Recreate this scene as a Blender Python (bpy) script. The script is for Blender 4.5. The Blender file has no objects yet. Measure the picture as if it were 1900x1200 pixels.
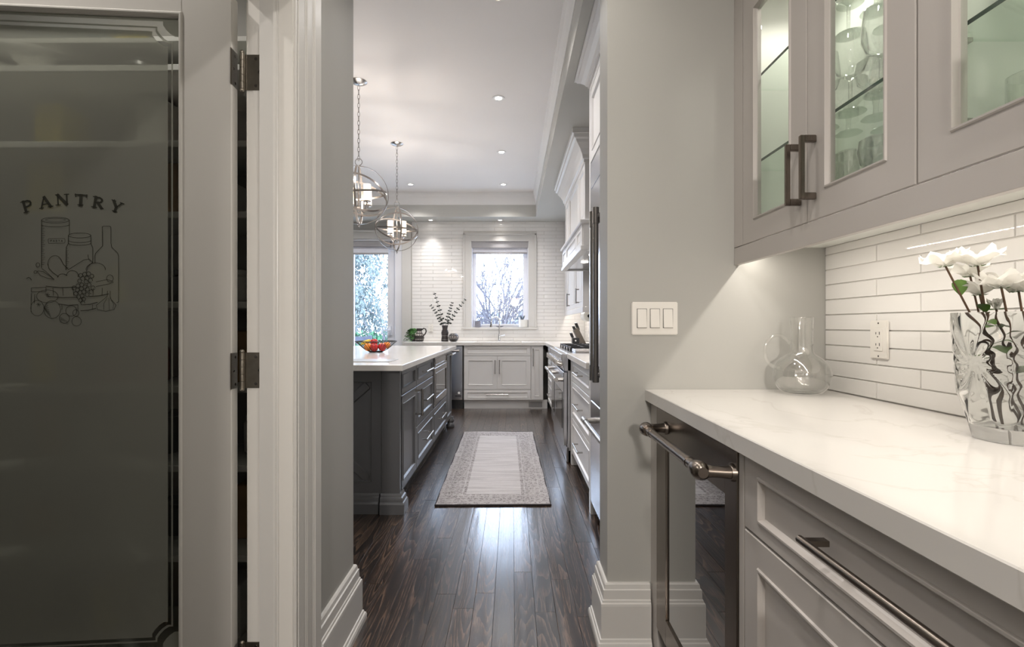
import bpy, bmesh, math, random
from mathutils import Vector, Matrix
random.seed(7)
PI = math.pi
sc = bpy.context.scene
C = sc.collection

# ------------------------------------------------------------------ camera, sky, exposure
FPX, CX, CY, HC = 890.0, 950.0, 604.0, 1.142        # focal length in px (1900 px frame), horizon, eye height
def U(px, Y): return (px - CX) * Y / FPX            # world X of a photo column at depth Y
def V(py, Y): return HC - (py - CY) * Y / FPX       # world Z of a photo row at depth Y

cam_data = bpy.data.cameras.new('camera')
cam = bpy.data.objects.new('camera', cam_data); C.objects.link(cam)
cam.location = (0, 0, HC); cam.rotation_euler = (PI / 2, 0, 0)
cam_data.sensor_width = 36.0; cam_data.lens = 36.0 * FPX / 1900.0
cam_data.shift_x = 0.0; cam_data.shift_y = 4.0 / 1900.0
cam_data.clip_start = 0.02
sc.camera = cam

world = bpy.data.worlds.new('overcast_sky'); sc.world = world; world.use_nodes = True
wn = world.node_tree.nodes; wl = world.node_tree.links
wn['Background'].inputs[0].default_value = (0.66, 0.785, 1.0, 1); wn['Background'].inputs[1].default_value = 12.0

vs = sc.view_settings
vs.view_transform = 'Standard'; vs.look = 'None'; vs.gamma = 1.0; vs.use_curve_mapping = False
vs.exposure = 0.0
sc.cycles.max_bounces = 10; sc.cycles.diffuse_bounces = 4; sc.cycles.glossy_bounces = 4; sc.cycles.adaptive_threshold = 0.02
sc.cycles.transmission_bounces = 9; sc.cycles.transparent_max_bounces = 18
sc.cycles.caustics_reflective = False; sc.cycles.caustics_refractive = False
sc.cycles.sample_clamp_indirect = 6.0

K_DOWN, K_SOFF, K_PEND, P_DOWN, P_LED, P_PUCK, P_PANTRY, K_LED, P_REAR_FILL = 84, 24, 14, 42, 3.9, 6.5, 44, 1.6, 250
WARM = (1.0, 0.935, 0.865); SOFT = (1.0, 0.96, 0.93)

# ------------------------------------------------------------------ materials
M = {}
def mat(name, col, rough=0.5, metal=0.0, spec=0.5, var=0.05, vscale=6.0, bump=0.0, bscale=200.0, coat=0.0, stretch=None, emit=0.0, trans=0.0, ior=1.45):
    m = bpy.data.materials.new(name); m.use_nodes = True
    n = m.node_tree.nodes; l = m.node_tree.links; b = n['Principled BSDF']
    b.inputs['Roughness'].default_value = rough; b.inputs['Metallic'].default_value = metal
    b.inputs['Specular IOR Level'].default_value = spec; b.inputs['Coat Weight'].default_value = coat
    b.inputs['Transmission Weight'].default_value = trans; b.inputs['IOR'].default_value = ior
    tc = n.new('ShaderNodeTexCoord'); mp = n.new('ShaderNodeMapping'); l.new(tc.outputs['Object'], mp.inputs['Vector'])
    if stretch: mp.inputs['Scale'].default_value = stretch
    if var > 0:
        t = n.new('ShaderNodeTexNoise'); t.inputs['Scale'].default_value = vscale; t.inputs['Detail'].default_value = 3
        l.new(mp.outputs['Vector'], t.inputs['Vector'])
        r = n.new('ShaderNodeValToRGB')
        r.color_ramp.elements[0].position = 0.3; r.color_ramp.elements[1].position = 0.7
        r.color_ramp.elements[0].color = (*[c * (1 - var) for c in col], 1)
        r.color_ramp.elements[1].color = (*[min(1, c * (1 + var)) for c in col], 1)
        l.new(t.outputs['Fac'], r.inputs['Fac']); l.new(r.outputs['Color'], b.inputs['Base Color'])
        if emit: l.new(r.outputs['Color'], b.inputs['Emission Color'])
    else:
        b.inputs['Base Color'].default_value = (*col, 1); b.inputs['Emission Color'].default_value = (*col, 1)
    b.inputs['Emission Strength'].default_value = emit
    if bump > 0:
        t2 = n.new('ShaderNodeTexNoise'); t2.inputs['Scale'].default_value = bscale; t2.inputs['Detail'].default_value = 2
        l.new(mp.outputs['Vector'], t2.inputs['Vector'])
        bp = n.new('ShaderNodeBump'); bp.inputs['Strength'].default_value = bump; bp.inputs['Distance'].default_value = 0.002
        l.new(t2.outputs['Fac'], bp.inputs['Height']); l.new(bp.outputs['Normal'], b.inputs['Normal'])
    M[name] = m; return m

def thin_glass(name, tint=(1, 1, 1), refl=1.0, rough=0.0, ior=1.45, edge=None):
    m = bpy.data.materials.new(name); m.use_nodes = True
    n = m.node_tree.nodes; l = m.node_tree.links; n.remove(n['Principled BSDF']); out = n['Material Output']
    tr = n.new('ShaderNodeBsdfTransparent'); tr.inputs['Color'].default_value = (*tint, 1)
    gl = n.new('ShaderNodeBsdfGlossy'); gl.inputs['Roughness'].default_value = rough; gl.inputs['Color'].default_value = (1, 1, 1, 1)
    lw = n.new('ShaderNodeLayerWeight'); lw.inputs['Blend'].default_value = 0.5      # Schlick's curve, the same from both sides of the sheet
    pw = n.new('ShaderNodeMath'); pw.operation = 'POWER'; pw.inputs[1].default_value = 5.0; l.new(lw.outputs['Facing'], pw.inputs[0])
    if edge:                                   # a longer way through the wall where it curves away
        em = n.new('ShaderNodeMixRGB'); em.inputs[1].default_value = (*tint, 1); em.inputs[2].default_value = (*edge, 1)
        ep = n.new('ShaderNodeMath'); ep.operation = 'POWER'; ep.inputs[1].default_value = 3.0; l.new(lw.outputs['Facing'], ep.inputs[0])
        l.new(ep.outputs[0], em.inputs[0]); l.new(em.outputs[0], tr.inputs['Color'])
    f0 = ((ior - 1) / (ior + 1)) ** 2
    fr = n.new('ShaderNodeMath'); fr.operation = 'MULTIPLY_ADD'; fr.inputs[1].default_value = 1 - f0; fr.inputs[2].default_value = f0; l.new(pw.outputs[0], fr.inputs[0])
    mu = n.new('ShaderNodeMath'); mu.operation = 'MULTIPLY'; mu.inputs[1].default_value = refl; mu.use_clamp = True
    mx = n.new('ShaderNodeMixShader'); l.new(fr.outputs[0], mu.inputs[0]); l.new(mu.outputs[0], mx.inputs[0])
    l.new(tr.outputs[0], mx.inputs[1]); l.new(gl.outputs[0], mx.inputs[2]); l.new(mx.outputs[0], out.inputs['Surface'])
    M[name] = m; return m

mat('wall_paint', (0.42, 0.415, 0.392), 0.55, var=0.015, vscale=2, bump=0.03, bscale=300)
mat('trim_white', (0.60, 0.587, 0.565), 0.32, var=0.015, vscale=4)
mat('door_white', (0.72, 0.70, 0.665), 0.32, var=0.015, vscale=4)
mat('ceiling_white', (0.84, 0.815, 0.80), 0.8, var=0.01, vscale=2)
mat('soffit_paint', (0.52, 0.515, 0.485), 0.7, var=0.01, vscale=2)
mat('crown_white', (0.80, 0.79, 0.78), 0.4, var=0.01)
mat('cab_taupe', (0.50, 0.468, 0.442), 0.33, var=0.02, vscale=5)
mat('cab_white', (0.72, 0.705, 0.695), 0.32, var=0.015, vscale=5)
mat('cab_inside', (0.82, 0.835, 0.79), 0.5, var=0.01)
mat('island_gray', (0.105, 0.107, 0.113), 0.36, spec=0.7, var=0.04, vscale=3)
mat('tile', (0.80, 0.785, 0.765), 0.03, var=0.03, vscale=3, bump=0.012, bscale=10)
mat('grout', (0.66, 0.64, 0.61), 0.8, var=0.03, vscale=30)
mat('stainless', (0.56, 0.56, 0.58), 0.22, metal=1, var=0.03, vscale=4, stretch=(1, 1, 30))
mat('steel_dark', (0.27, 0.255, 0.245), 0.25, metal=1, var=0.05, vscale=6)
mat('bronze', (0.21, 0.18, 0.155), 0.27, metal=1, var=0.06, vscale=20)
mat('nickel', (0.50, 0.48, 0.46), 0.25, metal=1, var=0.03, vscale=20)
mat('hoop_metal', (0.33, 0.30, 0.275), 0.3, metal=1, var=0.05, vscale=20)
mat('hinge_metal', (0.34, 0.31, 0.265), 0.33, metal=1, var=0.08, vscale=60)
mat('chrome', (0.78, 0.78, 0.80), 0.08, metal=1, var=0.0)
mat('black', (0.012, 0.012, 0.013), 0.35, var=0.05)
mat('black_gloss', (0.008, 0.008, 0.010), 0.05, var=0.0)
mat('oven_glass', (0.02, 0.021, 0.024), 0.04, var=0.0)
mat('iron', (0.025, 0.025, 0.027), 0.5, var=0.1, vscale=40)
mat('plastic_white', (0.80, 0.775, 0.73), 0.3, var=0.01)
mat('slot', (0.06, 0.055, 0.05), 0.5, var=0.0)
mat('etch_dark', (0.045, 0.045, 0.036), 0.35, var=0.08, vscale=15)
mat('shelf_white', (0.62, 0.62, 0.58), 0.5, var=0.02)
mat('ceramic_white', (0.78, 0.77, 0.73), 0.15, var=0.02)
mat('pot_dark', (0.05, 0.05, 0.05), 0.3, var=0.05)
mat('teal_print', (0.01, 0.36, 0.40), 0.4, var=0.3, vscale=18)
mat('yellow_print', (0.75, 0.62, 0.10), 0.4, var=0.3, vscale=18)
mat('box_brown', (0.36, 0.24, 0.13), 0.6, var=0.15, vscale=12)
mat('jar_red', (0.35, 0.05, 0.03), 0.35, var=0.15, vscale=12)
mat('leaf', (0.10, 0.20, 0.035), 0.4, var=0.35, vscale=40)
mat('sepal', (0.05, 0.13, 0.02), 0.5, var=0.2, vscale=40)
mat('stem', (0.10, 0.055, 0.030), 0.6, var=0.3, vscale=60)
mat('fern_green', (0.07, 0.20, 0.05), 0.5, var=0.5, vscale=30)
mat('eucalyptus', (0.018, 0.024, 0.021), 0.6, var=0.3, vscale=30)
mat('carved_dark', (0.030, 0.025, 0.024), 0.3, var=0.4, vscale=45)
mat('carved_light', (0.50, 0.46, 0.42), 0.4, var=0.2, vscale=45)
mat('apple_red', (0.42, 0.025, 0.025), 0.25, var=0.4, vscale=16)
mat('orange_fruit', (0.80, 0.25, 0.03), 0.4, var=0.15, vscale=30, bump=0.15, bscale=250)
mat('banana_yellow', (0.70, 0.52, 0.06), 0.4, var=0.25, vscale=16)
mat('shade_gray', (0.36, 0.35, 0.36), 0.8, var=0.03, vscale=60)
mat('shade_white', (0.70, 0.71, 0.78), 0.8, var=0.03, vscale=60)
mat('upvc_white', (0.76, 0.76, 0.80), 0.35, var=0.01)
mat('cup_gray', (0.22, 0.22, 0.26), 0.5, var=0.1, vscale=40)
mat('paper', (0.86, 0.85, 0.80), 0.9, var=0.02, bump=0.1, bscale=100)
mat('board_gray', (0.36, 0.35, 0.33), 0.3, var=0.06, vscale=14)
mat('knife_wood', (0.10, 0.085, 0.07), 0.4, var=0.2, vscale=25, stretch=(1, 1, 6))
mat('snow_lawn', (0.40, 0.42, 0.42), 0.9, var=0.08, vscale=0.7)
mat('hedge_green', (0.035, 0.11, 0.055), 0.8, var=0.4, vscale=5)
mat('shrub_gray', (0.13, 0.15, 0.165), 0.9, var=0.3, vscale=4)
mat('needles', (0.12, 0.15, 0.15), 0.8, var=0.45, vscale=3)
mat('bark', (0.13, 0.12, 0.135), 0.9, var=0.3, vscale=10, stretch=(1, 1, 0.2))
mat('bench_blue', (0.06, 0.065, 0.09), 0.7, var=0.1, vscale=8)
mat('cable', (0.12, 0.12, 0.14), 0.6, var=0.0)
mat('bulb', (1.0, 0.93, 0.85), 0.5, var=0.0, emit=22.0)
mat('sleeve', (1.0, 0.80, 0.60), 0.6, var=0.0, emit=2.6)
mat('led', (1.0, 0.94, 0.86), 0.5, var=0.0, emit=14.0)
thin_glass('pane', (0.97, 0.985, 0.97), 1.0)
thin_glass('window_pane', (0.98, 0.99, 1.0), 0.8)
thin_glass('goblet', (0.975, 0.98, 0.97), 3.4, 0.02, 1.5, edge=(0.34, 0.40, 0.35))
thin_glass('shelf_glass', (0.93, 0.965, 0.935), 0.9, 0.0)
thin_glass('cooler_glass', (0.10, 0.10, 0.10), 2.6, 0.01, 1.5)
thin_glass('clear_glass', (0.985, 0.985, 0.98), 2.4, 0.02, 1.5, edge=(0.62, 0.65, 0.63))
mat('shelf_edge', (0.015, 0.05, 0.030), 0.15, var=0.0)
mat('crystal', (0.97, 0.98, 0.97), 0.0, var=0.0, trans=1.0, ior=1.5)
mat('water', (0.97, 0.98, 0.97), 0.0, var=0.0, trans=1.0, ior=1.33)

def frost_material():
    m = bpy.data.materials.new('frosted'); m.use_nodes = True
    n = m.node_tree.nodes; l = m.node_tree.links; n.remove(n['Principled BSDF']); out = n['Material Output']
    tr = n.new('ShaderNodeBsdfRefraction'); tr.inputs['IOR'].default_value = 1.02; tr.inputs['Roughness'].default_value = 0.30
    tr.inputs['Color'].default_value = (0.80, 0.83, 0.75, 1)
    tp = n.new('ShaderNodeBsdfTransparent'); tp.inputs['Color'].default_value = (0.80, 0.83, 0.75, 1)
    df = n.new('ShaderNodeBsdfDiffuse'); df.inputs['Color'].default_value = (0.32, 0.325, 0.285, 1)
    gl = n.new('ShaderNodeBsdfGlossy'); gl.inputs['Roughness'].default_value = 0.16
    m0 = n.new('ShaderNodeMixShader'); m0.inputs[0].default_value = 0.14
    m1 = n.new('ShaderNodeMixShader'); m1.inputs[0].default_value = 0.66
    m2 = n.new('ShaderNodeMixShader'); m2.inputs[0].default_value = 0.035
    l.new(tr.outputs[0], m0.inputs[1]); l.new(tp.outputs[0], m0.inputs[2])
    l.new(m0.outputs[0], m1.inputs[1]); l.new(df.outputs[0], m1.inputs[2])
    l.new(m1.outputs[0], m2.inputs[1]); l.new(gl.outputs[0], m2.inputs[2]); l.new(m2.outputs[0], out.inputs['Surface'])
    M['frosted'] = m
frost_material()

def petal_material():
    m = mat('petal', (0.86, 0.85, 0.82), 0.6, var=0.03, vscale=40)
    n = m.node_tree.nodes; l = m.node_tree.links
    t = n.new('ShaderNodeBsdfTranslucent'); t.inputs['Color'].default_value = (0.92, 0.91, 0.87, 1); x = n.new('ShaderNodeMixShader'); x.inputs[0].default_value = 0.5
    l.new(n['Principled BSDF'].outputs[0], x.inputs[1]); l.new(t.outputs[0], x.inputs[2]); l.new(x.outputs[0], n['Material Output'].inputs['Surface'])
petal_material()
def quartz_material():
    m = mat('quartz', (0.735, 0.71, 0.68), 0.13, var=0.0)
    n = m.node_tree.nodes; l = m.node_tree.links; b = n['Principled BSDF']
    tc = n.new('ShaderNodeTexCoord')
    w = n.new('ShaderNodeTexNoise'); w.inputs['Scale'].default_value = 2.2; w.inputs['Detail'].default_value = 6; w.inputs['Distortion'].default_value = 0.8
    l.new(tc.outputs['Object'], w.inputs['Vector'])
    r = n.new('ShaderNodeValToRGB'); e = r.color_ramp.elements
    e[0].position = 0.490; e[0].color = (0.735, 0.71, 0.68, 1); e[1].position = 0.510; e[1].color = (0.735, 0.71, 0.68, 1)
    k = e.new(0.50); k.color = (0.68, 0.652, 0.615, 1)
    l.new(w.outputs['Fac'], r.inputs['Fac']); l.new(r.outputs['Color'], b.inputs['Base Color'])
quartz_material()

def floor_material():
    m = bpy.data.materials.new('oak_dark'); m.use_nodes = True
    n = m.node_tree.nodes; l = m.node_tree.links; b = n['Principled BSDF']
    tc = n.new('ShaderNodeTexCoord'); oi = n.new('ShaderNodeObjectInfo')
    ad = n.new('ShaderNodeVectorMath'); ad.operation = 'ADD'
    sc3 = n.new('ShaderNodeVectorMath'); sc3.operation = 'SCALE'; sc3.inputs[0].default_value = (7.3, 13.1, 3.7)
    l.new(oi.outputs['Random'], sc3.inputs['Scale']); l.new(tc.outputs['Object'], ad.inputs[0]); l.new(sc3.outputs[0], ad.inputs[1])
    mp = n.new('ShaderNodeMapping'); mp.inputs['Scale'].default_value = (1, 0.075, 1); l.new(ad.outputs[0], mp.inputs['Vector'])
    # cathedral rings: distorted bands across the plank, drawn out along it
    ns = n.new('ShaderNodeTexNoise'); ns.inputs['Scale'].default_value = 9; ns.inputs['Detail'].default_value = 1.5; l.new(mp.outputs[0], ns.inputs['Vector'])
    mu = n.new('ShaderNodeMath'); mu.operation = 'MULTIPLY'; mu.inputs[1].default_value = 26; l.new(ns.outputs['Fac'], mu.inputs[0])
    fr = n.new('ShaderNodeMath'); fr.operation = 'FRACT'; l.new(mu.outputs[0], fr.inputs[0])
    fine = n.new('ShaderNodeTexNoise'); fine.inputs['Scale'].default_value = 260; fine.inputs['Detail'].default_value = 2; l.new(mp.outputs[0], fine.inputs['Vector'])
    mx = n.new('ShaderNodeMath'); mx.operation = 'MULTIPLY'; l.new(fr.outputs[0], mx.inputs[0]); l.new(fine.outputs['Fac'], mx.inputs[1])
    r = n.new('ShaderNodeValToRGB'); e = r.color_ramp.elements
    e[0].position = 0.08; e[0].color = (0.0085, 0.0052, 0.0040, 1); e[1].position = 0.55; e[1].color = (0.090, 0.055, 0.035, 1)
    k = e.new(0.30); k.color = (0.020, 0.0115, 0.0078, 1)
    l.new(mx.outputs[0], r.inputs['Fac'])
    hv = n.new('ShaderNodeHueSaturation'); mr = n.new('ShaderNodeMapRange'); mr.inputs['To Min'].default_value = 0.6; mr.inputs['To Max'].default_value = 1.7
    l.new(oi.outputs['Random'], mr.inputs['Value']); l.new(mr.outputs[0], hv.inputs['Value']); l.new(r.outputs['Color'], hv.inputs['Color'])
    l.new(hv.outputs['Color'], b.inputs['Base Color'])
    b.inputs['Roughness'].default_value = 0.33; b.inputs['Specular IOR Level'].default_value = 0.35; b.inputs['Coat Weight'].default_value = 1.0; b.inputs['Coat Roughness'].default_value = 0.20; b.inputs['Coat IOR'].default_value = 1.5
    wv = n.new('ShaderNodeTexNoise'); wv.inputs['Scale'].default_value = 16; wv.inputs['Detail'].default_value = 1
    mp2 = n.new('ShaderNodeMapping'); mp2.inputs['Scale'].default_value = (1, 0.2, 1); l.new(ad.outputs[0], mp2.inputs['Vector']); l.new(mp2.outputs[0], wv.inputs['Vector'])
    b1 = n.new('ShaderNodeBump'); b1.inputs['Strength'].default_value = 0.20; b1.inputs['Distance'].default_value = 0.006; l.new(wv.outputs['Fac'], b1.inputs['Height'])
    b2 = n.new('ShaderNodeBump'); b2.inputs['Strength'].default_value = 0.5; b2.inputs['Distance'].default_value = 0.0015
    b3 = n.new('ShaderNodeBump'); b3.inputs['Strength'].default_value = 0.30; b3.inputs['Distance'].default_value = 0.0012; l.new(mx.outputs[0], b3.inputs['Height']); l.new(b1.outputs['Normal'], b3.inputs['Normal'])
    l.new(mx.outputs[0], b2.inputs['Height']); l.new(b1.outputs['Normal'], b2.inputs['Normal']); l.new(b2.outputs['Normal'], b.inputs['Normal']); l.new(b3.outputs['Normal'], b.inputs['Coat Normal'])
    M['oak_dark'] = m
floor_material()
mat('subfloor', (0.012, 0.008, 0.006), 0.5, var=0.2)

def rug_material(hw, hl):
    m = bpy.data.materials.new('rug_weave'); m.use_nodes = True
    n = m.node_tree.nodes; l = m.node_tree.links; b = n['Principled BSDF']; b.inputs['Roughness'].default_value = 0.95
    tc = n.new('ShaderNodeTexCoord'); sp = n.new('ShaderNodeSeparateXYZ'); l.new(tc.outputs['Object'], sp.inputs[0])
    def mth(op, a, v=None, v2=None):
        k = n.new('ShaderNodeMath'); k.operation = op
        l.new(a, k.inputs[0])
        if v is not None:
            if hasattr(v, 'is_linked'): l.new(v, k.inputs[1])
            else: k.inputs[1].default_value = v
        return k.outputs[0]
    ex = mth('SUBTRACT', mth('ABSOLUTE', sp.outputs['X']), hw); ey = mth('SUBTRACT', mth('ABSOLUTE', sp.outputs['Y']), hl)
    d = mth('MULTIPLY', mth('MAXIMUM', ex, ey), -1.0)            # distance in from the edge
    band = n.new('ShaderNodeValToRGB'); band.color_ramp.interpolation = 'CONSTANT'; e = band.color_ramp.elements
    dn = mth('MULTIPLY', d, 4.0)
    e[0].position = 0.0; e[0].color = (0.55, 0, 0, 1); e[1].position = 0.09; e[1].color = (0.75, 0, 0, 1)
    for p, v in ((0.20, 0.4), (0.23, 0.85), (0.60, 0.35), (0.64, 0.95), (0.72, 0.05)):
        k = e.new(p); k.color = (v, 0, 0, 1)
    l.new(dn, band.inputs['Fac'])
    sx = n.new('ShaderNodeSeparateColor'); l.new(band.outputs['Color'], sx.inputs[0])
    vo = n.new('ShaderNodeTexVoronoi'); vo.inputs['Scale'].default_value = 26; vo.feature = 'DISTANCE_TO_EDGE'; l.new(tc.outputs['Object'], vo.inputs['Vector'])
    vo2 = n.new('ShaderNodeTexNoise'); vo2.inputs['Scale'].default_value = 95; vo2.inputs['Detail'].default_value = 2; l.new(tc.outputs['Object'], vo2.inputs['Vector'])
    pr = n.new('ShaderNodeMapRange'); pr.inputs['From Min'].default_value = 0.05; pr.inputs['From Max'].default_value = 0.17; l.new(vo.outputs['Distance'], pr.inputs['Value'])
    nr = n.new('ShaderNodeMapRange'); nr.inputs['From Min'].default_value = 0.42; nr.inputs['From Max'].default_value = 0.60; l.new(vo2.outputs['Fac'], nr.inputs['Value'])
    pat = mth('MULTIPLY', pr.outputs[0], nr.outputs[0]); amt = mth('MULTIPLY', pat, sx.outputs[0])
    st = n.new('ShaderNodeTexNoise'); st.inputs['Scale'].default_value = 30; st.inputs['Detail'].default_value = 3
    mp = n.new('ShaderNodeMapping'); mp.inputs['Scale'].default_value = (0.12, 2.2, 1); l.new(tc.outputs['Object'], mp.inputs['Vector']); l.new(mp.outputs[0], st.inputs['Vector'])
    base = n.new('ShaderNodeValToRGB'); be = base.color_ramp.elements
    be[0].position = 0.30; be[0].color = (0.36, 0.34, 0.345, 1); be[1].position = 0.62; be[1].color = (0.50, 0.48, 0.485, 1); l.new(st.outputs['Fac'], base.inputs['Fac'])
    mx = n.new('ShaderNodeMixRGB'); mx.inputs[2].default_value = (0.035, 0.03, 0.033, 1); l.new(amt, mx.inputs[0]); l.new(base.outputs['Color'], mx.inputs[1])
    mb = n.new('ShaderNodeMixRGB'); mb.inputs[2].default_value = (0.22, 0.20, 0.195, 1)
    bf = mth('MULTIPLY', sx.outputs[0], 0.42); l.new(bf, mb.inputs[0]); l.new(mx.outputs[0], mb.inputs[1])
    l.new(mb.outputs[0], b.inputs['Base Color'])
    bp = n.new('ShaderNodeBump'); bp.inputs['Strength'].default_value = 0.5; bp.inputs['Distance'].default_value = 0.002
    l.new(vo2.outputs['Fac'], bp.inputs['Height']); l.new(bp.outputs['Normal'], b.inputs['Normal'])
    M['rug_weave'] = m

# ------------------------------------------------------------------ mesh helpers
class MB:
    def __init__(s): s.v = []; s.f = []
    def add(s, vs, fs):
        o = len(s.v); s.v += [tuple(p) for p in vs]; s.f += [tuple(i + o for i in f) for f in fs]; return s
    def box(s, x0, x1, y0, y1, z0, z1):
        return s.add([(x0,y0,z0),(x1,y0,z0),(x1,y1,z0),(x0,y1,z0),(x0,y0,z1),(x1,y0,z1),(x1,y1,z1),(x0,y1,z1)],
                     [(0,3,2,1),(4,5,6,7),(0,1,5,4),(1,2,6,5),(2,3,7,6),(3,0,4,7)])
    def fbox(s, F, u0, u1, v0, v1, w0, w1):
        P = [F(u, v, w) for (u, v, w) in [(u0,v0,w0),(u1,v0,w0),(u1,v1,w0),(u0,v1,w0),(u0,v0,w1),(u1,v0,w1),(u1,v1,w1),(u0,v1,w1)]]
        return s.add(P, [(0,3,2,1),(4,5,6,7),(0,1,5,4),(1,2,6,5),(2,3,7,6),(3,0,4,7)])
    def tube(s, pts, r, n=8, closed=False, cap=True, flat=None):
        pts = [Vector(p) for p in pts]; N = len(pts); rs = r if isinstance(r, (list, tuple)) else [r] * N
        ring = []; nrm = None
        for i in range(N):
            if closed: d = pts[(i + 1) % N] - pts[i - 1]
            else: d = pts[min(i + 1, N - 1)] - pts[max(i - 1, 0)]
            if d.length < 1e-9: d = Vector((0, 0, 1))
            d.normalize()
            if nrm is None:
                a = Vector((0, 0, 1)) if abs(d.z) < 0.9 else Vector((1, 0, 0))
                nrm = d.cross(a).normalized()
            else:
                nrm = (nrm - d * nrm.dot(d))
                if nrm.length < 1e-6: nrm = d.orthogonal()
                nrm.normalize()
            bi = d.cross(nrm)
            fa, fb = flat if flat else (1, 1)
            ring.append([pts[i] + (nrm * math.cos(2*PI*k/n) * fa + bi * math.sin(2*PI*k/n) * fb) * rs[i] for k in range(n)])
        vs = [p for q in ring for p in q]; fs = []
        for i in range(N if closed else N - 1):
            j = (i + 1) % N
            for k in range(n): fs.append((i*n+k, i*n+(k+1)%n, j*n+(k+1)%n, j*n+k))
        if cap and not closed: fs += [tuple(reversed(range(n))), tuple((N-1)*n + k for k in range(n))]
        return s.add(vs, fs)
    def cyl(s, p0, p1, r0, r1=None, n=16): return s.tube([p0, p1], [r0, r0 if r1 is None else r1], n)
    def lathe(s, prof, c=(0,0,0), n=24, close=False, mod=None):
        vs = []; fs = []; m = len(prof)
        for i, (r, z) in enumerate(prof):
            for k in range(n):
                a = 2*PI*k/n; rr = r * (mod(a, z) if mod else 1)
                vs.append((c[0] + rr*math.cos(a), c[1] + rr*math.sin(a), c[2] + z))
        for i in range(m - 1):
            for k in range(n): fs.append((i*n+k, i*n+(k+1)%n, (i+1)*n+(k+1)%n, (i+1)*n+k))
        if close: 
            for k in range(n): fs.append(((m-1)*n+k, (m-1)*n+(k+1)%n, (k+1)%n, k))
        else:
            if prof[0][0] > 1e-5: fs.append(tuple(reversed(range(n))))
            if prof[-1][0] > 1e-5: fs.append(tuple((m-1)*n+k for k in range(n)))
        return s.add(vs, fs)
    def prism(s, poly, fn, a0, a1):
        n = len(poly); vs = [fn(p, a0) for p in poly] + [fn(p, a1) for p in poly]
        fs = [tuple(range(n)), tuple(n + i for i in reversed(range(n)))] + [(i, i+n, (i+1)%n+n, (i+1)%n) for i in range(n)]
        return s.add(vs, fs)
    def sphere(s, c, r, n=12, m=8, sc3=(1,1,1)):
        prof = [(math.sin(PI*i/m), -math.cos(PI*i/m)) for i in range(m+1)]
        vs = []; fs = []
        for (q, z) in prof:
            for k in range(n): vs.append((c[0]+q*r*sc3[0]*math.cos(2*PI*k/n), c[1]+q*r*sc3[1]*math.sin(2*PI*k/n), c[2]+z*r*sc3[2]))
        for i in range(m):
            for k in range(n): fs.append((i*n+k, i*n+(k+1)%n, (i+1)*n+(k+1)%n, (i+1)*n+k))
        return s.add(vs, fs)
    def sweep(s, path, prof):
        """mitred moulding: prof = (out, z) list; out is to the right of the direction of travel"""
        P = [Vector(p) for p in path]; N = len(P); m = len(prof); nn = []
        for i in range(N - 1):
            d = (P[i+1] - P[i]).normalized(); nn.append(Vector((d.y, -d.x)))
        vs = []
        for i in range(N):
            if i == 0: q = nn[0]
            elif i == N - 1: q = nn[-1]
            else: q = (nn[i-1] + nn[i]) / (1 + nn[i-1].dot(nn[i]))
            for (o, z) in prof: vs.append((P[i].x + q.x*o, P[i].y + q.y*o, z))
        fs = [(i*m+k, i*m+k+1, (i+1)*m+k+1, (i+1)*m+k) for i in range(N-1) for k in range(m-1)]
        fs += [tuple(range(m)), tuple((N-1)*m+k for k in reversed(range(m)))]
        return s.add(vs, fs)
    def panel(s, F, u0, u1, v0, v1, t=0.02, fr=0.055, fv=None, bead=0.004, deep=0.008, bw=0.012):
        """a framed cabinet front with a beaded, sunk centre panel"""
        fv = fr if fv is None else fv
        R = [(0, -t), (0, -0.002), (0.002, 0), (1, 0), (1, bead, 0.002), (1, bead, bw*0.5), (1, -deep*0.5, bw*0.8), (1, -deep, bw)]
        vs = []
        for q in R:
            if q[0] == 1:
                e = q[2] if len(q) > 2 else 0; iu, iv, w = fr + e, fv + e, q[1]
            else: iu, iv, w = q[0], q[0], q[1]
            vs += [F(u0+iu, v0+iv, w), F(u1-iu, v0+iv, w), F(u1-iu, v1-iv, w), F(u0+iu, v1-iv, w)]
        fs = [(0, 3, 2, 1)]
        for i in range(len(R) - 1):
            for k in range(4): fs.append((i*4+k, i*4+(k+1)%4, (i+1)*4+(k+1)%4, (i+1)*4+k))
        j = (len(R)-1)*4; fs.append((j, j+1, j+2, j+3))
        return s.add(vs, fs)
    def frame(s, F, u0, u1, v0, v1, t=0.02, fr=0.065, bead=0.004, bw=0.014):
        """a front with an open centre (for glass)"""
        R = [(0, -t), (0, -0.002), (0.002, 0), (fr, 0), (fr+0.002, bead), (fr+bw*0.5, bead), (fr+bw*0.8, -0.006), (fr+bw, -0.008), (fr+bw, -t)]
        vs = []
        for (i, w) in R: vs += [F(u0+i, v0+i, w), F(u1-i, v0+i, w), F(u1-i, v1-i, w), F(u0+i, v1-i, w)]
        n = len(R); fs = []
        for i in range(n):
            a, b = i*4, ((i+1) % n)*4
            for k in range(4): fs.append((a+k, a+(k+1)%4, b+(k+1)%4, b+k))
        return s.add(vs, fs)
    def build(s, name, m, parent=None, smooth=False, loc=None, bevel=0.0, seg=1, normals=True):
        me = bpy.data.meshes.new(name)
        L = Vector(loc) if loc is not None else Vector((0, 0, 0))
        me.from_pydata([tuple(Vector(p) - L) for p in s.v], [], s.f)
        if normals or bevel:
            bm = bmesh.new(); bm.from_mesh(me); bmesh.ops.remove_doubles(bm, verts=bm.verts, dist=1e-6)
            bmesh.ops.recalc_face_normals(bm, faces=bm.faces)
            if bevel:
                ed = [e for e in bm.edges if len(e.link_faces) == 2 and e.calc_face_angle(0) > 0.6]
                bmesh.ops.bevel(bm, geom=ed, offset=bevel, segments=seg, affect='EDGES', clamp_overlap=True)
            bm.to_mesh(me); bm.free()
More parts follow.
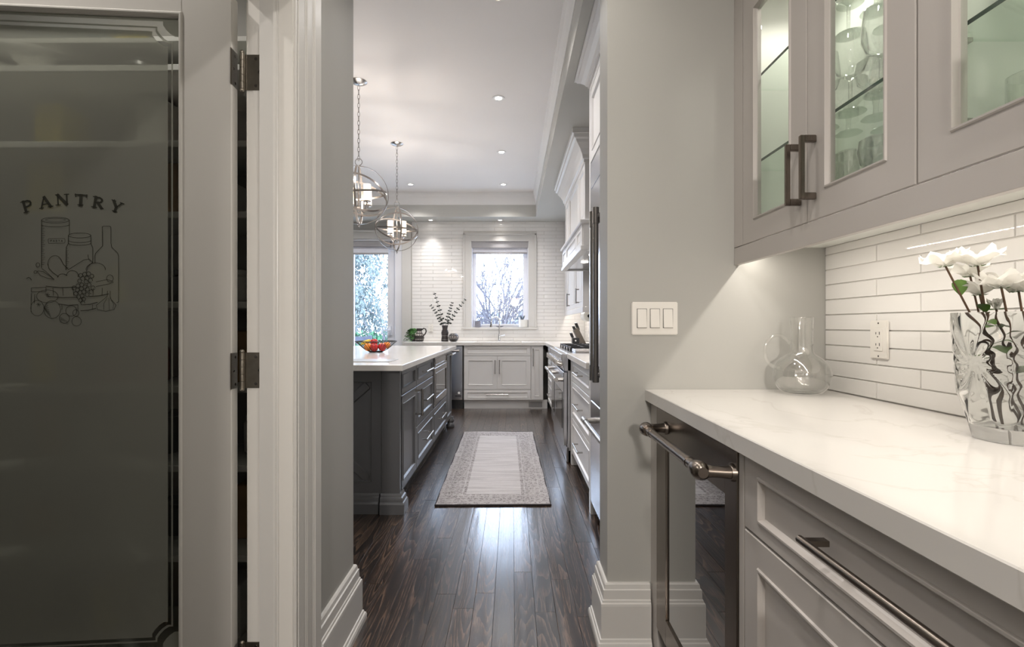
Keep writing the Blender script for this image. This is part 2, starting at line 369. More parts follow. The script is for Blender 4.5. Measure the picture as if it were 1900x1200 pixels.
        if smooth:
            me.shade_smooth()
            try: me.set_sharp_from_angle(angle=0.7)
            except Exception: pass
        me.materials.append(M[m])
        o = bpy.data.objects.new(name, me); C.objects.link(o); o.location = L
        if parent is not None: attach(o, parent)
        return o

def world_of(o):
    m = Matrix.LocRotScale(o.location, o.rotation_euler, o.scale)
    return world_of(o.parent) @ o.matrix_parent_inverse @ m if o.parent else m
def attach(o, parent): o.parent = parent; o.matrix_parent_inverse = world_of(parent).inverted()
def tag(o, label, cat, group=None):
    o['label'] = label; o['category'] = cat
    if group: o['group'] = group
    return o
def thing(name, label, cat, loc=(0, 0, 0), group=None):
    o = bpy.data.objects.new(name, None); C.objects.link(o); o.location = loc; o.empty_display_size = 0.05
    return tag(o, label, cat, group)
def struct(o, label=None):
    o['kind'] = 'structure'
    if label: o['label'] = label
    return o
def sempty(name, loc, label=None):
    o = bpy.data.objects.new(name, None); C.objects.link(o); o.location = loc; o.empty_display_size = 0.05
    return struct(o, label)
def clone(root, delta, label=None, rot=None):
    """copy of a thing with its parts and sub-parts, shifted by delta"""
    def rec(o, par):
        c = o.copy(); C.objects.link(c)
        if par is not None: c.parent = par; c.matrix_parent_inverse = o.matrix_parent_inverse.copy()
        for ch in kids[o.name]: rec(ch, c)
        return c
    kids = {}
    def gather(o):
        kids[o.name] = list(o.children)
        for ch in kids[o.name]: gather(ch)
    gather(root); r = rec(root, None); r.location = Vector(root.location) + Vector(delta)
    if rot is not None: r.rotation_euler.z = rot
    if label: r['label'] = label
    return r
def FX(x0, sgn): return lambda u, v, w: (x0 + sgn * w, u, v)       # a front in a plane of constant X; u runs along Y
def FY(y0, sgn=-1): return lambda u, v, w: (u, y0 + sgn * w, v)    # a front in a plane of constant Y; u runs along X
def box_obj(name, m, parent, *b, bevel=0.0, **k): return MB().box(*b).build(name, m, parent, bevel=bevel, **k)
def pull(F, cu, cv, length, vert, parent, m='nickel', off=0.032, r=0.006, square=True):
    """bar pull: round bar on two flat posts"""
    mb = MB(); h = length / 2
    if vert:
        mb.tube([F(cu, cv-h, off), F(cu, cv+h, off)], r, 12)
        for q in (-1, 1): mb.fbox(F, cu-0.0045, cu+0.0045, cv+q*(h-0.012)-0.007, cv+q*(h-0.012)+0.007, 0, off)
    else:
        mb.tube([F(cu-h, cv, off), F(cu+h, cv, off)], r, 12)
        for q in (-1, 1): mb.fbox(F, cu+q*(h-0.012)-0.007, cu+q*(h-0.012)+0.007, cv-0.0045, cv+0.0045, 0, off)
    return mb.build('handle', m, parent, smooth=True)
def lamp(kind, name, loc, power, col=SOFT, size=0.05, angle=120, parent=None, blend=0.6, direction=None, sy=None):
    d = bpy.data.lights.new(name, kind); d.energy = power; d.color = col
    if kind == 'SPOT': d.spot_size = math.radians(angle); d.spot_blend = blend; d.shadow_soft_size = size
    elif kind == 'POINT': d.shadow_soft_size = size
    elif kind == 'AREA':
        d.shape = 'RECTANGLE' if sy else 'DISK'; d.size = size
        if sy: d.size_y = sy
    o = bpy.data.objects.new(name, d); C.objects.link(o); o.location = loc
    if direction is not None: o.rotation_euler = Vector(direction).to_track_quat('-Z', 'Y').to_euler()
    if parent is not None: attach(o, parent)
    return o
# ------------------------------------------------------------------ the setting
YW, YE, XJ = 1.717, 1.864, 0.3414           # stub wall beside the counter: near face, far face, free end
XL, YL = -0.607, 1.835                      # passage wall on the pantry side: face, free end
XR = 1.1207                                 # tiled face behind the near counter
XK = 1.085                                  # tiled face of the kitchen's range wall
YB = 7.17                                   # tiled face of the kitchen's window wall
ZS, ZC = 2.69, 3.03                         # soffit and tray ceiling heights
DY0, DY1 = 0.56, 1.325                      # pantry doorway along the passage wall
DH = 2.045

floor = struct(MB().box(-3.75, 2.82, -4.62, 7.45, -0.12, -0.014).build('floor', 'subfloor'), 'dark stained oak plank floor')
n_pl = 0
x = -1.56
pw = 0.0826
while x < 1.1:
    y = 1.0 + random.uniform(-0.5, 0.0)
    while y < 6.62:
        ln = random.uniform(0.65, 1.75)
        y1 = min(y + ln, 6.66)
        if y1 - y > 0.12:
            MB().box(x + 0.0004, x + pw - 0.0004, y + 0.0005, y1 - 0.0005, -0.014, random.uniform(-0.0008, 0.0)).build('plank', 'oak_dark', floor, bevel=0.0005)
            n_pl += 1
        y = y1
        if y >= 6.6: break
    x += pw

# walls
def wall(name, *boxes, m='wall_paint'):
    mb = MB()
    for b in boxes: mb.box(*b)
    return struct(mb.build(name, m))
TW = 0.1255
w_left = wall('wall_left', (XL-TW, XL, -2.3, DY0-0.02, 0, 2.7), (XL-TW, XL, DY1+0.02, YL, 0, 2.7), (XL-TW, XL, DY0-0.02, DY1+0.02, DH+0.02, 2.7))
w_stub = wall('wall_stub', (XJ, XK+0.2, YW, YE, 0, 2.7))
w_right = wall('wall_right', (XR+0.008, XR+0.15, -2.3, YW, 0, 2.7))
w_range = wall('wall_range', (XK+0.008, XK+0.16, YE, 7.4, 0, 3.1))
w_head = wall('wall_opening_head', (XL-TW, XJ, YW, YE-0.02, 2.45, 2.7))
w_pf = wall('wall_pantry_far', (-2.25, XL-TW, 1.72, YL, 0, 2.7), (-3.7, -2.25, 1.72, YL, 0, 3.1))
w_pl = wall('wall_pantry_left', (-2.25, -2.13, -0.2, 1.72, 0, 2.7))
w_pn = wall('wall_pantry_near', (-2.13, XL-TW, -0.2, -0.08, 0, 2.7))
w_kl = wall('wall_kitchen_left', (-3.75, -3.6, YL, 7.4, 0, 3.1))
w_rear = wall('wall_rear', (-2.3, 2.7, -4.62, -4.5, 0, 2.7), (-2.42, -2.3, -4.62, -2.2, 0, 2.7), (2.7, 2.82, -4.62, -2.2, 0, 2.7), (-2.3, XL-TW, -2.3, -2.2, 0, 2.7), (XR+0.15, 2.7, -2.3, -2.2, 0, 2.7))
ax0, ax1, az0, az1 = U(874, YB), U(981, YB), 1.118, V(447, YB)        # sink window opening
px0, px1, pz1 = -3.3, U(746, YB), V(443, YB)                           # patio door opening
yb0, yb1 = YB + 0.008, YB + 0.23
w_back = wall('wall_back', (-3.75, px0, yb0, yb1, 0, 3.1), (px0, px1, yb0, yb1, pz1, 3.1), (px1, ax0, yb0, yb1, 0, 3.1),
              (ax0, ax1, yb0, yb1, 0, az0), (ax0, ax1, yb0, yb1, az1, 3.1), (ax1, XK+0.16, yb0, yb1, 0, 3.1))
gm = MB().box(U(764, YB), ax0, yb0-0.004, yb0, 0.90, ZS).box(ax0, ax1, yb0-0.004, yb0, 0.90, az0).box(ax0, ax1, yb0-0.004, yb0, az1, ZS).box(ax1, XK+0.008, yb0-0.004, yb0, 0.90, ZS)
gm.build('grout', 'grout', w_back)
MB().box(XR+0.004, XR+0.0085, -0.6, YW, 0.90, 1.425).build('grout', 'grout', w_right)
MB().box(XK+0.004, XK+0.0085, 5.2, YB, 0.90, 1.36).build('grout', 'grout', w_range)

# ceilings
struct(MB().box(-2.42, 2.82, -4.62, -2.3, 2.7, 2.8).box(-0.9, 1.3, -2.3, YE-0.02, 2.7, 2.8).box(-2.25, -0.9, -0.2, YL, 2.7, 2.8).build('ceiling_passage', 'ceiling_white'), 'white passage ceiling')
TX0, TX1, TY0, TY1 = -2.95, 0.338, 2.16, 6.816
struct(MB().box(-3.75, XK+0.16, YE-0.02, 7.4, ZC, ZC+0.15).build('ceiling', 'ceiling_white'), 'white tray ceiling of the kitchen')
struct(MB().box(TX1, XK+0.16, YE-0.02, 7.4, ZS, ZC).box(-3.75, TX0, YE-0.02, 7.4, ZS, ZC).box(TX0, TX1, TY1, 7.4, ZS, ZC).box(TX0, TX1, YE-0.02, TY0, ZS, ZC).build('ceiling_soffit', 'soffit_paint'), 'grey dropped soffit around the tray ceiling')
cp = [(0, 2.857), (0.012, 2.857), (0.014, 2.872), (0.022, 2.878), (0.028, 2.893), (0.040, 2.915), (0.060, 2.945), (0.082, 2.962), (0.086, 2.978), (0.094, 2.984), (0.098, 3.0), (0.112, 3.008), (0.116, 3.03)]
vs = []
cp = [(d*0.34, z) for (d, z) in cp]
for (d, z) in cp: vs += [(TX0+d, TY0+d, z), (TX1-d, TY0+d, z), (TX1-d, TY1-d, z), (TX0+d, TY1-d, z)]
fs = [(i*4+k, i*4+(k+1)%4, i*4+4+(k+1)%4, i*4+4+k) for i in range(len(cp)-1) for k in range(4)]
struct(MB().add(vs, fs).build('trim_crown', 'crown_white', normals=False), 'white stepped crown moulding around the tray')

# baseboards
bp = [(0, 0.226), (0.007, 0.226), (0.011, 0.221), (0.013, 0.207), (0.017, 0.204), (0.018, 0.173), (0.021, 0.170), (0.022, 0.163), (0.026, 0.160), (0.027, 0.152), (0.027, 0.040),
      (0.031, 0.038), (0.033, 0.030), (0.037, 0.027), (0.040, 0.018), (0.040, 0.0), (0, 0)]
struct(MB().sweep([(XL, 1.476), (XL, YL), (-1.4, YL)], bp).build('baseboard_left', 'trim_white'), 'tall stepped white baseboard beside the pantry casing')
struct(MB().sweep([(0.44, YE), (XJ, YE), (XJ, YW), (0.491, YW)], bp).build('baseboard_right', 'trim_white'), 'tall stepped white baseboard wrapping the stub wall')
struct(MB().sweep([(XL, -2.3), (XL, DY0-0.17)], bp).build('baseboard_near', 'trim_white'), 'white baseboard on the near passage wall')

# pantry door frame: jambs, stops, casing
jf = sempty('trim_1', (XL, DY1, 0), 'white jamb and fluted casing of the pantry doorway')
J = MB().box(XL-TW, XL+0.001, DY1, DY1+0.02, 0, DH+0.02).box(XL-TW, XL+0.001, DY0-0.02, DY0, 0, DH+0.02).box(XL-TW, XL+0.001, DY0, DY1, DH, DH+0.02)
J.build('jamb', 'door_white', jf, bevel=0.002)
sx0, sx1 = U(481, 1.313), U(509, 1.313)
st = [(sx0, DY1), (sx0, DY1-0.011), (sx1-0.004, DY1-0.011), (sx1, DY1-0.009), (sx1+0.003, DY1-0.004), (sx1+0.006, DY1-0.003), (sx1+0.007, DY1)]
MB().prism(st, lambda p, a: (p[0], p[1], a), 0, DH).build('door_stop', 'trim_white', jf)
cpf = [(0, -0.001), (0, 0.006), (0.002, 0.0085), (0.006, 0.0085), (0.008, 0.005), (0.012, 0.005), (0.014, 0.010), (0.045, 0.012), (0.050, 0.011), (0.054, 0.013), (0.058, 0.012), (0.062, 0.014),
       (0.090, 0.0155), (0.094, 0.0145), (0.098, 0.017), (0.102, 0.016), (0.106, 0.019), (0.143, 0.021), (0.146, 0.019), (0.146, -0.001)]
MB().prism(cpf, lambda p, a: (XL+p[1], DY1+0.005+p[0], a), 0, DH+0.15).build('casing', 'trim_white', jf)
MB().prism(cpf, lambda p, a: (XL+p[1], DY0-0.005-p[0], a), 0, DH+0.15).build('casing', 'trim_white', jf)
MB().prism(cpf, lambda p, a: (XL+p[1], a, DH+0.005+p[0]), DY0-0.151, DY1+0.151).build('casing_head', 'trim_white', jf)

# kitchen wall tiles, one object each
def tiles_run(parent, P, u0, u1, z0, z1, pitch, length, off_odd, off_even, hole=None, first_odd=True, g=0.0022, th=0.008, cols=None):
    """rows of long tiles; P(u, z, w) -> point, w is how proud of the grout"""
    z = z0; row = 0; cnt = 0; cache = {}
    while z < z1 - 0.008:
        zt = min(z + pitch - g, z1)
        off = off_odd if (row % 2 == 0) == first_odd else off_even
        a = off - length * math.ceil((off - u0) / length + 1)
        while a < u1:
            b = a + length - g
            segs = [(max(a, u0), min(b, u1))]
            if hole and zt > hole[2] and z < hole[3]:
                q = []
                for (s0, s1) in segs:
                    if s0 < hole[0]: q.append((s0, min(s1, hole[0])))
                    if s1 > hole[1]: q.append((max(s0, hole[1]), s1))
                segs = q
            for (s0, s1) in segs:
                if s1 - s0 > 0.012:
                    key = (round(s1-s0, 4), round(zt-z, 4))
                    c = P((s0+s1)/2, (z+zt)/2, 0)
                    if key not in cache:
                        hu, hz = (s1-s0)/2, (zt-z)/2; e = 0.0012
                        O = Vector(P(0, 0, 0))
                        L = lambda u, zz, w: tuple(Vector(P(u, zz, w)) - O)
                        mb = MB().add([L(-hu, -hz, 0), L(hu, -hz, 0), L(hu, hz, 0), L(-hu, hz, 0),
                                       L(-hu+e, -hz+e, th*0.6), L(hu-e, -hz+e, th*0.6), L(hu-e, hz-e, th*0.6), L(-hu+e, hz-e, th*0.6)],
                                      [(0,3,2,1), (4,5,6,7), (0,1,5,4), (1,2,6,5), (2,3,7,6), (3,0,4,7)])
                        o = mb.build('tile', 'tile'); cache[key] = o.data
                        o.location = c; attach(o, parent)
                    else:
                        o = bpy.data.objects.new('tile', cache[key]); C.objects.link(o); o.location = c; attach(o, parent)
                    cnt += 1
            a += length
        z += pitch; row += 1
    return cnt
nt = tiles_run(w_right, lambda u, z, w: (XR+0.0045-w, u, z), -0.25, YW-0.002, 0.9165, 1.42, 0.0529, 0.406, XR*FPX/676, XR*FPX/758)
YT = yb0 - 0.0035
nt2 = tiles_run(w_back, lambda u, z, w: (u, YT-w, z), U(764.5, YB), XK, 0.9165, ZS, 0.0529, 0.46, -0.9, -0.72, hole=(U(860, YB)-0.004, U(995, YB)+0.004, 1.098, V(433, YB)+0.002))
nt3 = tiles_run(w_range, lambda u, z, w: (XK+0.0045-w, u, z), 5.3, YB-0.003, 0.9165, 1.36, 0.0529, 0.46, 6.9, 6.7)

# ------------------------------------------------------------------ sink window
W1 = sempty('window_1', (0, YB, 1.1), 'white framed window above the sink')
cu0, cu1, ct = U(860, YB-0.02), U(995, YB-0.02), V(433, YB-0.02)
F = FY(YB+0.008)
mb = MB()
for (a, b) in ((cu0, ax0+0.004), (ax1-0.004, cu1)): mb.fbox(F, a, b, az0, ct, -0.002, 0.024)
mb.fbox(F, ax0-0.004, ax1+0.004, az1-0.004, ct, -0.002, 0.024)
mb.build('casing', 'trim_white', W1, bevel=0.003)
mb = MB()
for (a, b) in ((cu0-0.004, cu0+0.022), (cu1-0.022, cu1+0.004)): mb.fbox(F, a, b, az0, ct+0.004, 0.0, 0.036)
mb.fbox(F, cu0-0.004, cu1+0.004, ct-0.022, ct+0.004, 0.0, 0.036)
mb.build('back_band', 'trim_white', W1, bevel=0.003)
MB().box(cu0-0.03, cu1+0.03, YB-0.05, yb1-0.03, az0-0.03, az0).build('window_sill', 'trim_white', W1, bevel=0.004)
mb = MB().box(ax0, ax0+0.018, yb0, yb1, az0, az1).box(ax1-0.018, ax1, yb0, yb1, az0, az1).box(ax0, ax1, yb0, yb1, az1-0.018, az1)
mb.build('reveal', 'upvc_white', W1)
gx0, gx1 = U(883.5, 7.29), U(971, 7.29)
gz0 = V(601, 7.29)
mb = MB().box(ax0+0.018, gx0, 7.26, 7.32, az0, az1-0.018).box(gx1, ax1-0.018, 7.26, 7.32, az0, az1-0.018).box(gx0, gx1, 7.26, 7.32, az0, gz0).box(gx0, gx1, 7.26, 7.32, az1-0.09, az1-0.018)
mb.build('sash', 'upvc_white', W1, bevel=0.004)
MB().box(gx0, gx1, 7.288, 7.292, gz0, az1-0.09).build('pane', 'window_pane', W1)
for (hz) in (1.22,): box_obj('latch', 'upvc_white', W1, gx0-0.05, gx0-0.02, 7.235, 7.26, hz, hz+0.08, bevel=0.004)
B1 = thing('roller_blind', 'grey roller blind raised to the top of the sink window', 'window blind', ((ax0+ax1)/2, 7.2, az1))
box_obj('cassette', 'shade_gray', B1, ax0+0.006, ax1-0.006, 7.176, 7.25, V(460, 7.18), az1-0.004, bevel=0.004)
box_obj('fabric', 'shade_white', B1, ax0+0.022, ax1-0.022, 7.21, 7.216, V(469.5, 7.2), V(459, 7.2))
box_obj('hem_bar', 'shade_gray', B1, ax0+0.022, ax1-0.022, 7.204, 7.222, V(471, 7.2), V(467.5, 7.2), bevel=0.003)

# ------------------------------------------------------------------ patio door
D2 = sempty('door_2', (-2.4, YB, 0), 'white glazed patio door at the end of the kitchen')
F = FY(YB+0.008)
mb = MB().fbox(F, px1-0.004, U(763, YB), 0, V(429, YB), -0.002, 0.022).fbox(F, px0-0.12, px0+0.004, 0, V(429, YB), -0.002, 0.022).fbox(F, px0-0.12, U(763, YB), pz1-0.004, V(429, YB), -0.002, 0.024)
mb.build('casing', 'trim_white', D2, bevel=0.003)
MB().fbox(F, px0-0.15, U(763, YB)+0.01, V(431, YB), V(427.5, YB), 0, 0.05).fbox(F, px0-0.12, U(763, YB), pz1, pz1+0.012, 0, 0.034).build('head_cap', 'trim_white', D2, bevel=0.004)
ys0, ys1 = 7.255, 7.30
jx = U(735, 7.25)
MB().box(jx, px1, yb0, yb1, 0, pz1).box(px0, px0+0.05, yb0, yb1, 0, pz1).box(px0, px1, yb0, yb1, pz1-0.03, pz1).build('jamb', 'upvc_white', D2, bevel=0.003)
glx1, glx0 = U(719.5, 7.27), U(657.5, 7.27)
for (l0, l1, g0, g1) in ((glx0-0.11, jx-0.008, glx0, glx1), (px0+0.05, glx0-0.115, px0+0.16, glx0-0.225)):
    lf = MB().box(l0, g0, ys0, ys1, 0.02, pz1-0.03).box(g1, l1, ys0, ys1, 0.02, pz1-0.03).box(g0, g1, ys0, ys1, 0.02, 0.25).box(g0, g1, ys0, ys1, pz1-0.15, pz1-0.03).build('door_leaf', 'upvc_white', D2, bevel=0.004)
    MB().box(g0, g1, 7.275, 7.281, 0.25, pz1-0.15).build('pane', 'window_pane', lf)
for pz in (466, 548, 623): MB().cyl((jx-0.004, 7.245, V(pz, 7.25)-0.05), (jx-0.004, 7.245, V(pz, 7.25)+0.05), 0.009, n=8).build('hinge', 'steel_dark', D2)
MB().box(glx1+0.03, glx1+0.06, 7.235, 7.255, 1.0, 1.14).tube([(glx1+0.045, 7.21, 1.07), (glx1-0.05, 7.21, 1.07)], 0.008, 8).tube([(glx1+0.045, 7.255, 1.07), (glx1+0.045, 7.21, 1.07)], 0.008, 8).build('latch', 'upvc_white', D2, bevel=0.002)
B2 = thing('roller_blind', 'wide grey roller blind raised above the patio door', 'window blind', (-2.1, 7.2, pz1))
box_obj('cassette', 'shade_gray', B2, glx0-0.12, U(724, 7.18), 7.176, 7.25, V(457.5, 7.18), pz1-0.035, bevel=0.004)
box_obj('fabric', 'shade_white', B2, glx0-0.1, U(720, 7.2), 7.21, 7.216, V(469, 7.2), V(457, 7.2))
box_obj('hem_bar', 'shade_gray', B2, glx0-0.1, U(720, 7.2), 7.204, 7.222, V(472, 7.2), V(468.5, 7.2), bevel=0.003)

# ------------------------------------------------------------------ garden beyond the glass
struct(MB().box(-30, 30, 7.4, 60, -0.45, -0.30).build('ground', 'snow_lawn'), 'pale overexposed garden lawn')
def leaf_cloud(mb, c, rad, n, size, squash=1.0, droop=0.0, rnd=random):
    for _ in range(n):
        while True:
            p = Vector((rnd.uniform(-1, 1), rnd.uniform(-1, 1), rnd.uniform(-1, 1)))
            if p.length < 1: break
        q = Vector(c) + Vector((p.x*rad[0], p.y*rad[1], p.z*rad[2]))
        a = Vector((rnd.gauss(0, 1), rnd.gauss(0, 1), rnd.gauss(0, 1) - droop)).normalized(); b = a.orthogonal().normalized()
        s = size * rnd.uniform(0.6, 1.4)
        mb.add([q, q + a*s*0.5 + b*s*0.18*squash, q + a*s, q + a*s*0.5 - b*s*0.18*squash], [(0, 1, 2, 3)])
rg = random.Random(11)
con = thing('drooping_conifer', 'tall conifer with drooping blue green boughs outside the patio door', 'tree', (-6.3, 17.0, -0.3))
MB().tube([(-6.3, 17, -0.3), (-6.25, 17, 3), (-6.3, 17, 9)], [0.22, 0.16, 0.04], 8).build('trunk', 'bark', con)
mb = MB(); bb = MB()
for i in range(64):
    t = i / 63.0; z = 1.5 + t * 6.0; a = rg.uniform(0, 2*PI) if i % 2 else rg.uniform(-1.1, 0.6); ln = (2.6 - 1.0*t) * rg.uniform(0.6, 1.05)
    p0 = Vector((-6.3, 17, z)); pts = [p0 + Vector((math.cos(a)*ln*k/5, math.sin(a)*ln*k/5, 0.35*math.sin(k/5*2.2) - 0.5*(k/5)**2)) for k in range(6)]
    bb.tube(pts, [0.035, 0.03, 0.025, 0.02, 0.014, 0.008], 5)
    for k in range(1, 6):
        for h in range(3):
            c = pts[k] + Vector((rg.uniform(-.15, .15), rg.uniform(-.15, .15), -0.22 - 0.22*h))
            leaf_cloud(mb, c, (0.20, 0.20, 0.30), 28, 0.14, 1.0, 1.6, rg)
bb.build('boughs', 'bark', con); mb.build('foliage', 'needles', con, normals=False)['kind'] = 'stuff'

def bare_tree(name, label, base, height, spread, depth, seed, kids, r0, stems=6):
    rr = random.Random(seed); t = thing(name, label, 'tree', base); mb = MB()
    def grow(p, d, ln, r, lev):
        q = Vector(p); pts = [q.copy()]; dd = Vector(d)
        for k in range(3):
            dd = (dd + Vector((rr.gauss(0, .10), rr.gauss(0, .10), rr.gauss(0.03, .07)))).normalized(); q = q + dd*ln/3; pts.append(q.copy())
        mb.tube(pts, [r, r*0.85, r*0.7, r*0.55], 5 if lev < 2 else 4, cap=False)
        if lev >= depth: return
        for k in range(kids):
            j = rr.choice((1, 2, 3)); ax = Vector((rr.gauss(0, 1), rr.gauss(0, 1), rr.gauss(0, 1))).normalized()
            nd = (Matrix.Rotation(rr.uniform(0.35, 0.95), 3, ax) @ dd).normalized()
            if nd.z < -0.1: nd.z *= -0.5
            grow(pts[j], nd, ln * rr.uniform(0.50, 0.74), r*0.60, lev+1)
    for k in range(stems):
        a = 2*PI*k/stems + rr.uniform(-.3, .3)
        grow(base, Vector((math.cos(a)*spread, math.sin(a)*spread, 1)).normalized(), height*rr.uniform(0.8, 1.1), r0, 0)
    mb.build('branches', 'bark', t)
bare_tree('bare_tree', 'leafless many-stemmed tree seen through the sink window', (-0.35, 13.2, 0.2), 1.75, 0.36, 3, 5, 5, 0.030, 8)
bare_tree('bare_shrub', 'leafless shrub seen low in the patio door glass', (-3.75, 13.6, -0.3), 1.05, 0.4, 3, 9, 3, 0.022, 5)
hd = thing('hedge', 'low green hedge outside the patio door', 'hedge', (-4.6, 14.6, -0.3))
mb = MB(); leaf_cloud(mb, (-4.6, 15.2, 0.35), (2.4, 0.5, 0.58), 2600, 0.16, 1.6, 0, rg); mb.build('foliage', 'hedge_green', hd, normals=False)['kind'] = 'stuff'
MB().box(-6.9, -2.4, 14.9, 15.5, -0.3, 0.6).build('core', 'hedge_green', hd, bevel=0.15)
for i, (x, y, rx, rz, lb) in enumerate(((-1.5, 18.5, 1.9, 1.15, 'pale grey shrub behind the bare tree, under the window corner'), (1.4, 19.0, 1.9, 1.45, 'pale grey shrub behind the bare tree, toward the white pot'))):
    s = thing('gray_shrub', lb, 'shrub', (x, y, -0.3), 'grey shrubs beyond the sink window')
    mb = MB(); leaf_cloud(mb, (x, y, 0.5), (rx, 0.9, rz), 2200, 0.26, 1.5, 0, rg); mb.build('foliage', 'shrub_gray', s, normals=False)['kind'] = 'stuff'
for i, (zl, zr, lb) in enumerate(((V(527, 12), V(524, 12), 'upper of two thin cables crossing the sink window view'), (V(546.5, 12), V(541, 12), 'lower of two thin cables crossing the sink window view'))):
    tag(MB().tube([(-9, 12, zl + 0.6), (U(883, 12), 12, zl), (U(971, 12), 12, zr), (8, 12, zr + 0.5)], 0.011, 5).build('overhead_cable', 'cable', loc=(0, 12, zl)), lb, 'cable', 'cables outside the window')
bn = thing('garden_bench', 'blue grey garden bench seen low through the patio door', 'bench', (-3.0, 9.6, -0.3))
bz1, bz2 = V(625, 9.6), V(633, 9.6)
for xx in (U(686.5, 9.6), U(600, 9.6)):
    box_obj('post', 'bench_blue', bn, xx-0.032, xx+0.032, 9.57, 9.63, -0.3, V(622, 9.6), bevel=0.005)
    box_obj('post', 'bench_blue', bn, xx-0.03, xx+0.03, 9.1, 9.16, -0.3, 0.28, bevel=0.005)
for (a, b) in ((V(632, 9.6), V(624.5, 9.6)), (0.50, 0.60), (0.32, 0.42)): box_obj('rail', 'bench_blue', bn, U(600, 9.6), U(686.5, 9.6), 9.585, 9.615, a, b, bevel=0.003)
for k in range(4): box_obj('seat_slat', 'bench_blue', bn, U(600, 9.6)-0.03, U(686.5, 9.6)+0.03, 9.1+k*0.125, 9.2+k*0.125, 0.12, 0.15, bevel=0.003)
# ------------------------------------------------------------------ pantry door, swung open into the pantry
ANG = math.radians(4.3); HX, HY = -0.755, 1.291
dv = Vector((-math.cos(ANG), -math.sin(ANG))); nv = Vector((math.sin(ANG), -math.cos(ANG)))
def FD(s, z, w): return (HX + s*dv.x + w*nv.x, HY + s*dv.y + w*nv.y, z)
PW = -0.0142                                   # plane of the etching, just proud of the pane
def dpt(px, py, w=PW):
    k = (px - CX) / FPX
    s = (k*(HY + w*nv.y) - (HX + w*nv.x)) / (dv.x - k*dv.y)
    return s, V(py, HY + s*dv.y + w*nv.y)
door = sempty('door_1', (HX, HY, 0.012), 'white pantry door with etched frosted glass, swung open')
DW, DT, DTH = 0.86, 2.035, 0.034
gs0, gz1 = dpt(343, 30); gs1, gz0 = DW - gs0, 0.26
for (a, b) in ((0, gs0), (gs1, DW)): MB().fbox(FD, a, b, 0.012, DT, -DTH, 0).build('stile', 'door_white', door, bevel=0.0015)
for (a, b) in ((0.012, gz0), (gz1, DT)): MB().fbox(FD, gs0, gs1, a, b, -DTH, 0).build('rail', 'door_white', door, bevel=0.0015)
bd = MB()
R = [(0, -0.012), (0, 0.001), (0.003, 0.004), (0.007, 0.004), (0.010, 0.0), (0.012, -0.006), (0.012, -0.012)]
vs = []
for (i, w) in R: vs += [FD(gs0-0.002+i, gz0-0.002+i, w), FD(gs1+0.002-i, gz0-0.002+i, w), FD(gs1+0.002-i, gz1+0.002-i, w), FD(gs0-0.002+i, gz1+0.002-i, w)]
fs = [(i*4+k, i*4+(k+1)%4, ((i+1)%7)*4+(k+1)%4, ((i+1)%7)*4+k) for i in range(7) for k in range(4)]
bd.add(vs, fs).build('glazing_bead', 'door_white', door)
def nloop(i, c=0.040, e=0.010):
    u0, u1, v0, v1 = gs0+i, gs1-i, gz0+i, gz1-i; P = []
    for (cx, cy, sx, sy) in ((u0, v0, 1, 1), (u1, v0, -1, 1), (u1, v1, -1, -1), (u0, v1, 1, -1)):
        q = [(0, c), (e, c), (0.55*c, 0.80*c), (0.80*c, 0.55*c), (c, e), (c, 0)]
        if sx*sy < 0: q = q[::-1]
        P += [(cx + sx*a, cy + sy*b) for (a, b) in q]
    return P
def plain(i, n=24):
    u0, u1, v0, v1 = gs0+i, gs1-i, gz0+i, gz1-i; P = []
    c = 0.045
    for (cx, cy, sx, sy) in ((u0, v0, 1, 1), (u1, v0, -1, 1), (u1, v1, -1, -1), (u0, v1, 1, -1)):
        q = [(0, c), (0, 0.03), (0, 0.01), (0.01, 0), (0.03, 0), (c, 0)]
        if sx*sy < 0: q = q[::-1]
        P += [(cx + sx*a, cy + sy*b) for (a, b) in q]
    return P
loops = [plain(0), nloop(0.0165), nloop(0.0310), nloop(0.0355), nloop(0.0440)]
def ring(mb, A, B, w=-0.0150):
    n = len(A); vs = [FD(p[0], p[1], w) for p in A] + [FD(p[0], p[1], w) for p in B]
    mb.add(vs, [(k, (k+1) % n, n+(k+1) % n, n+k) for k in range(n)])
fz = MB(); ring(fz, loops[0], loops[1]); ring(fz, loops[2], loops[3])
n = len(loops[4]); fz.add([FD(p[0], p[1], -0.0150) for p in loops[4]], [tuple(range(n))])
pane = fz.build('frosted_pane', 'frosted', door, normals=False)
cl = MB(); ring(cl, loops[1], loops[2]); ring(cl, loops[3], loops[4]); cl.build('clear_border', 'pane', door, normals=False)

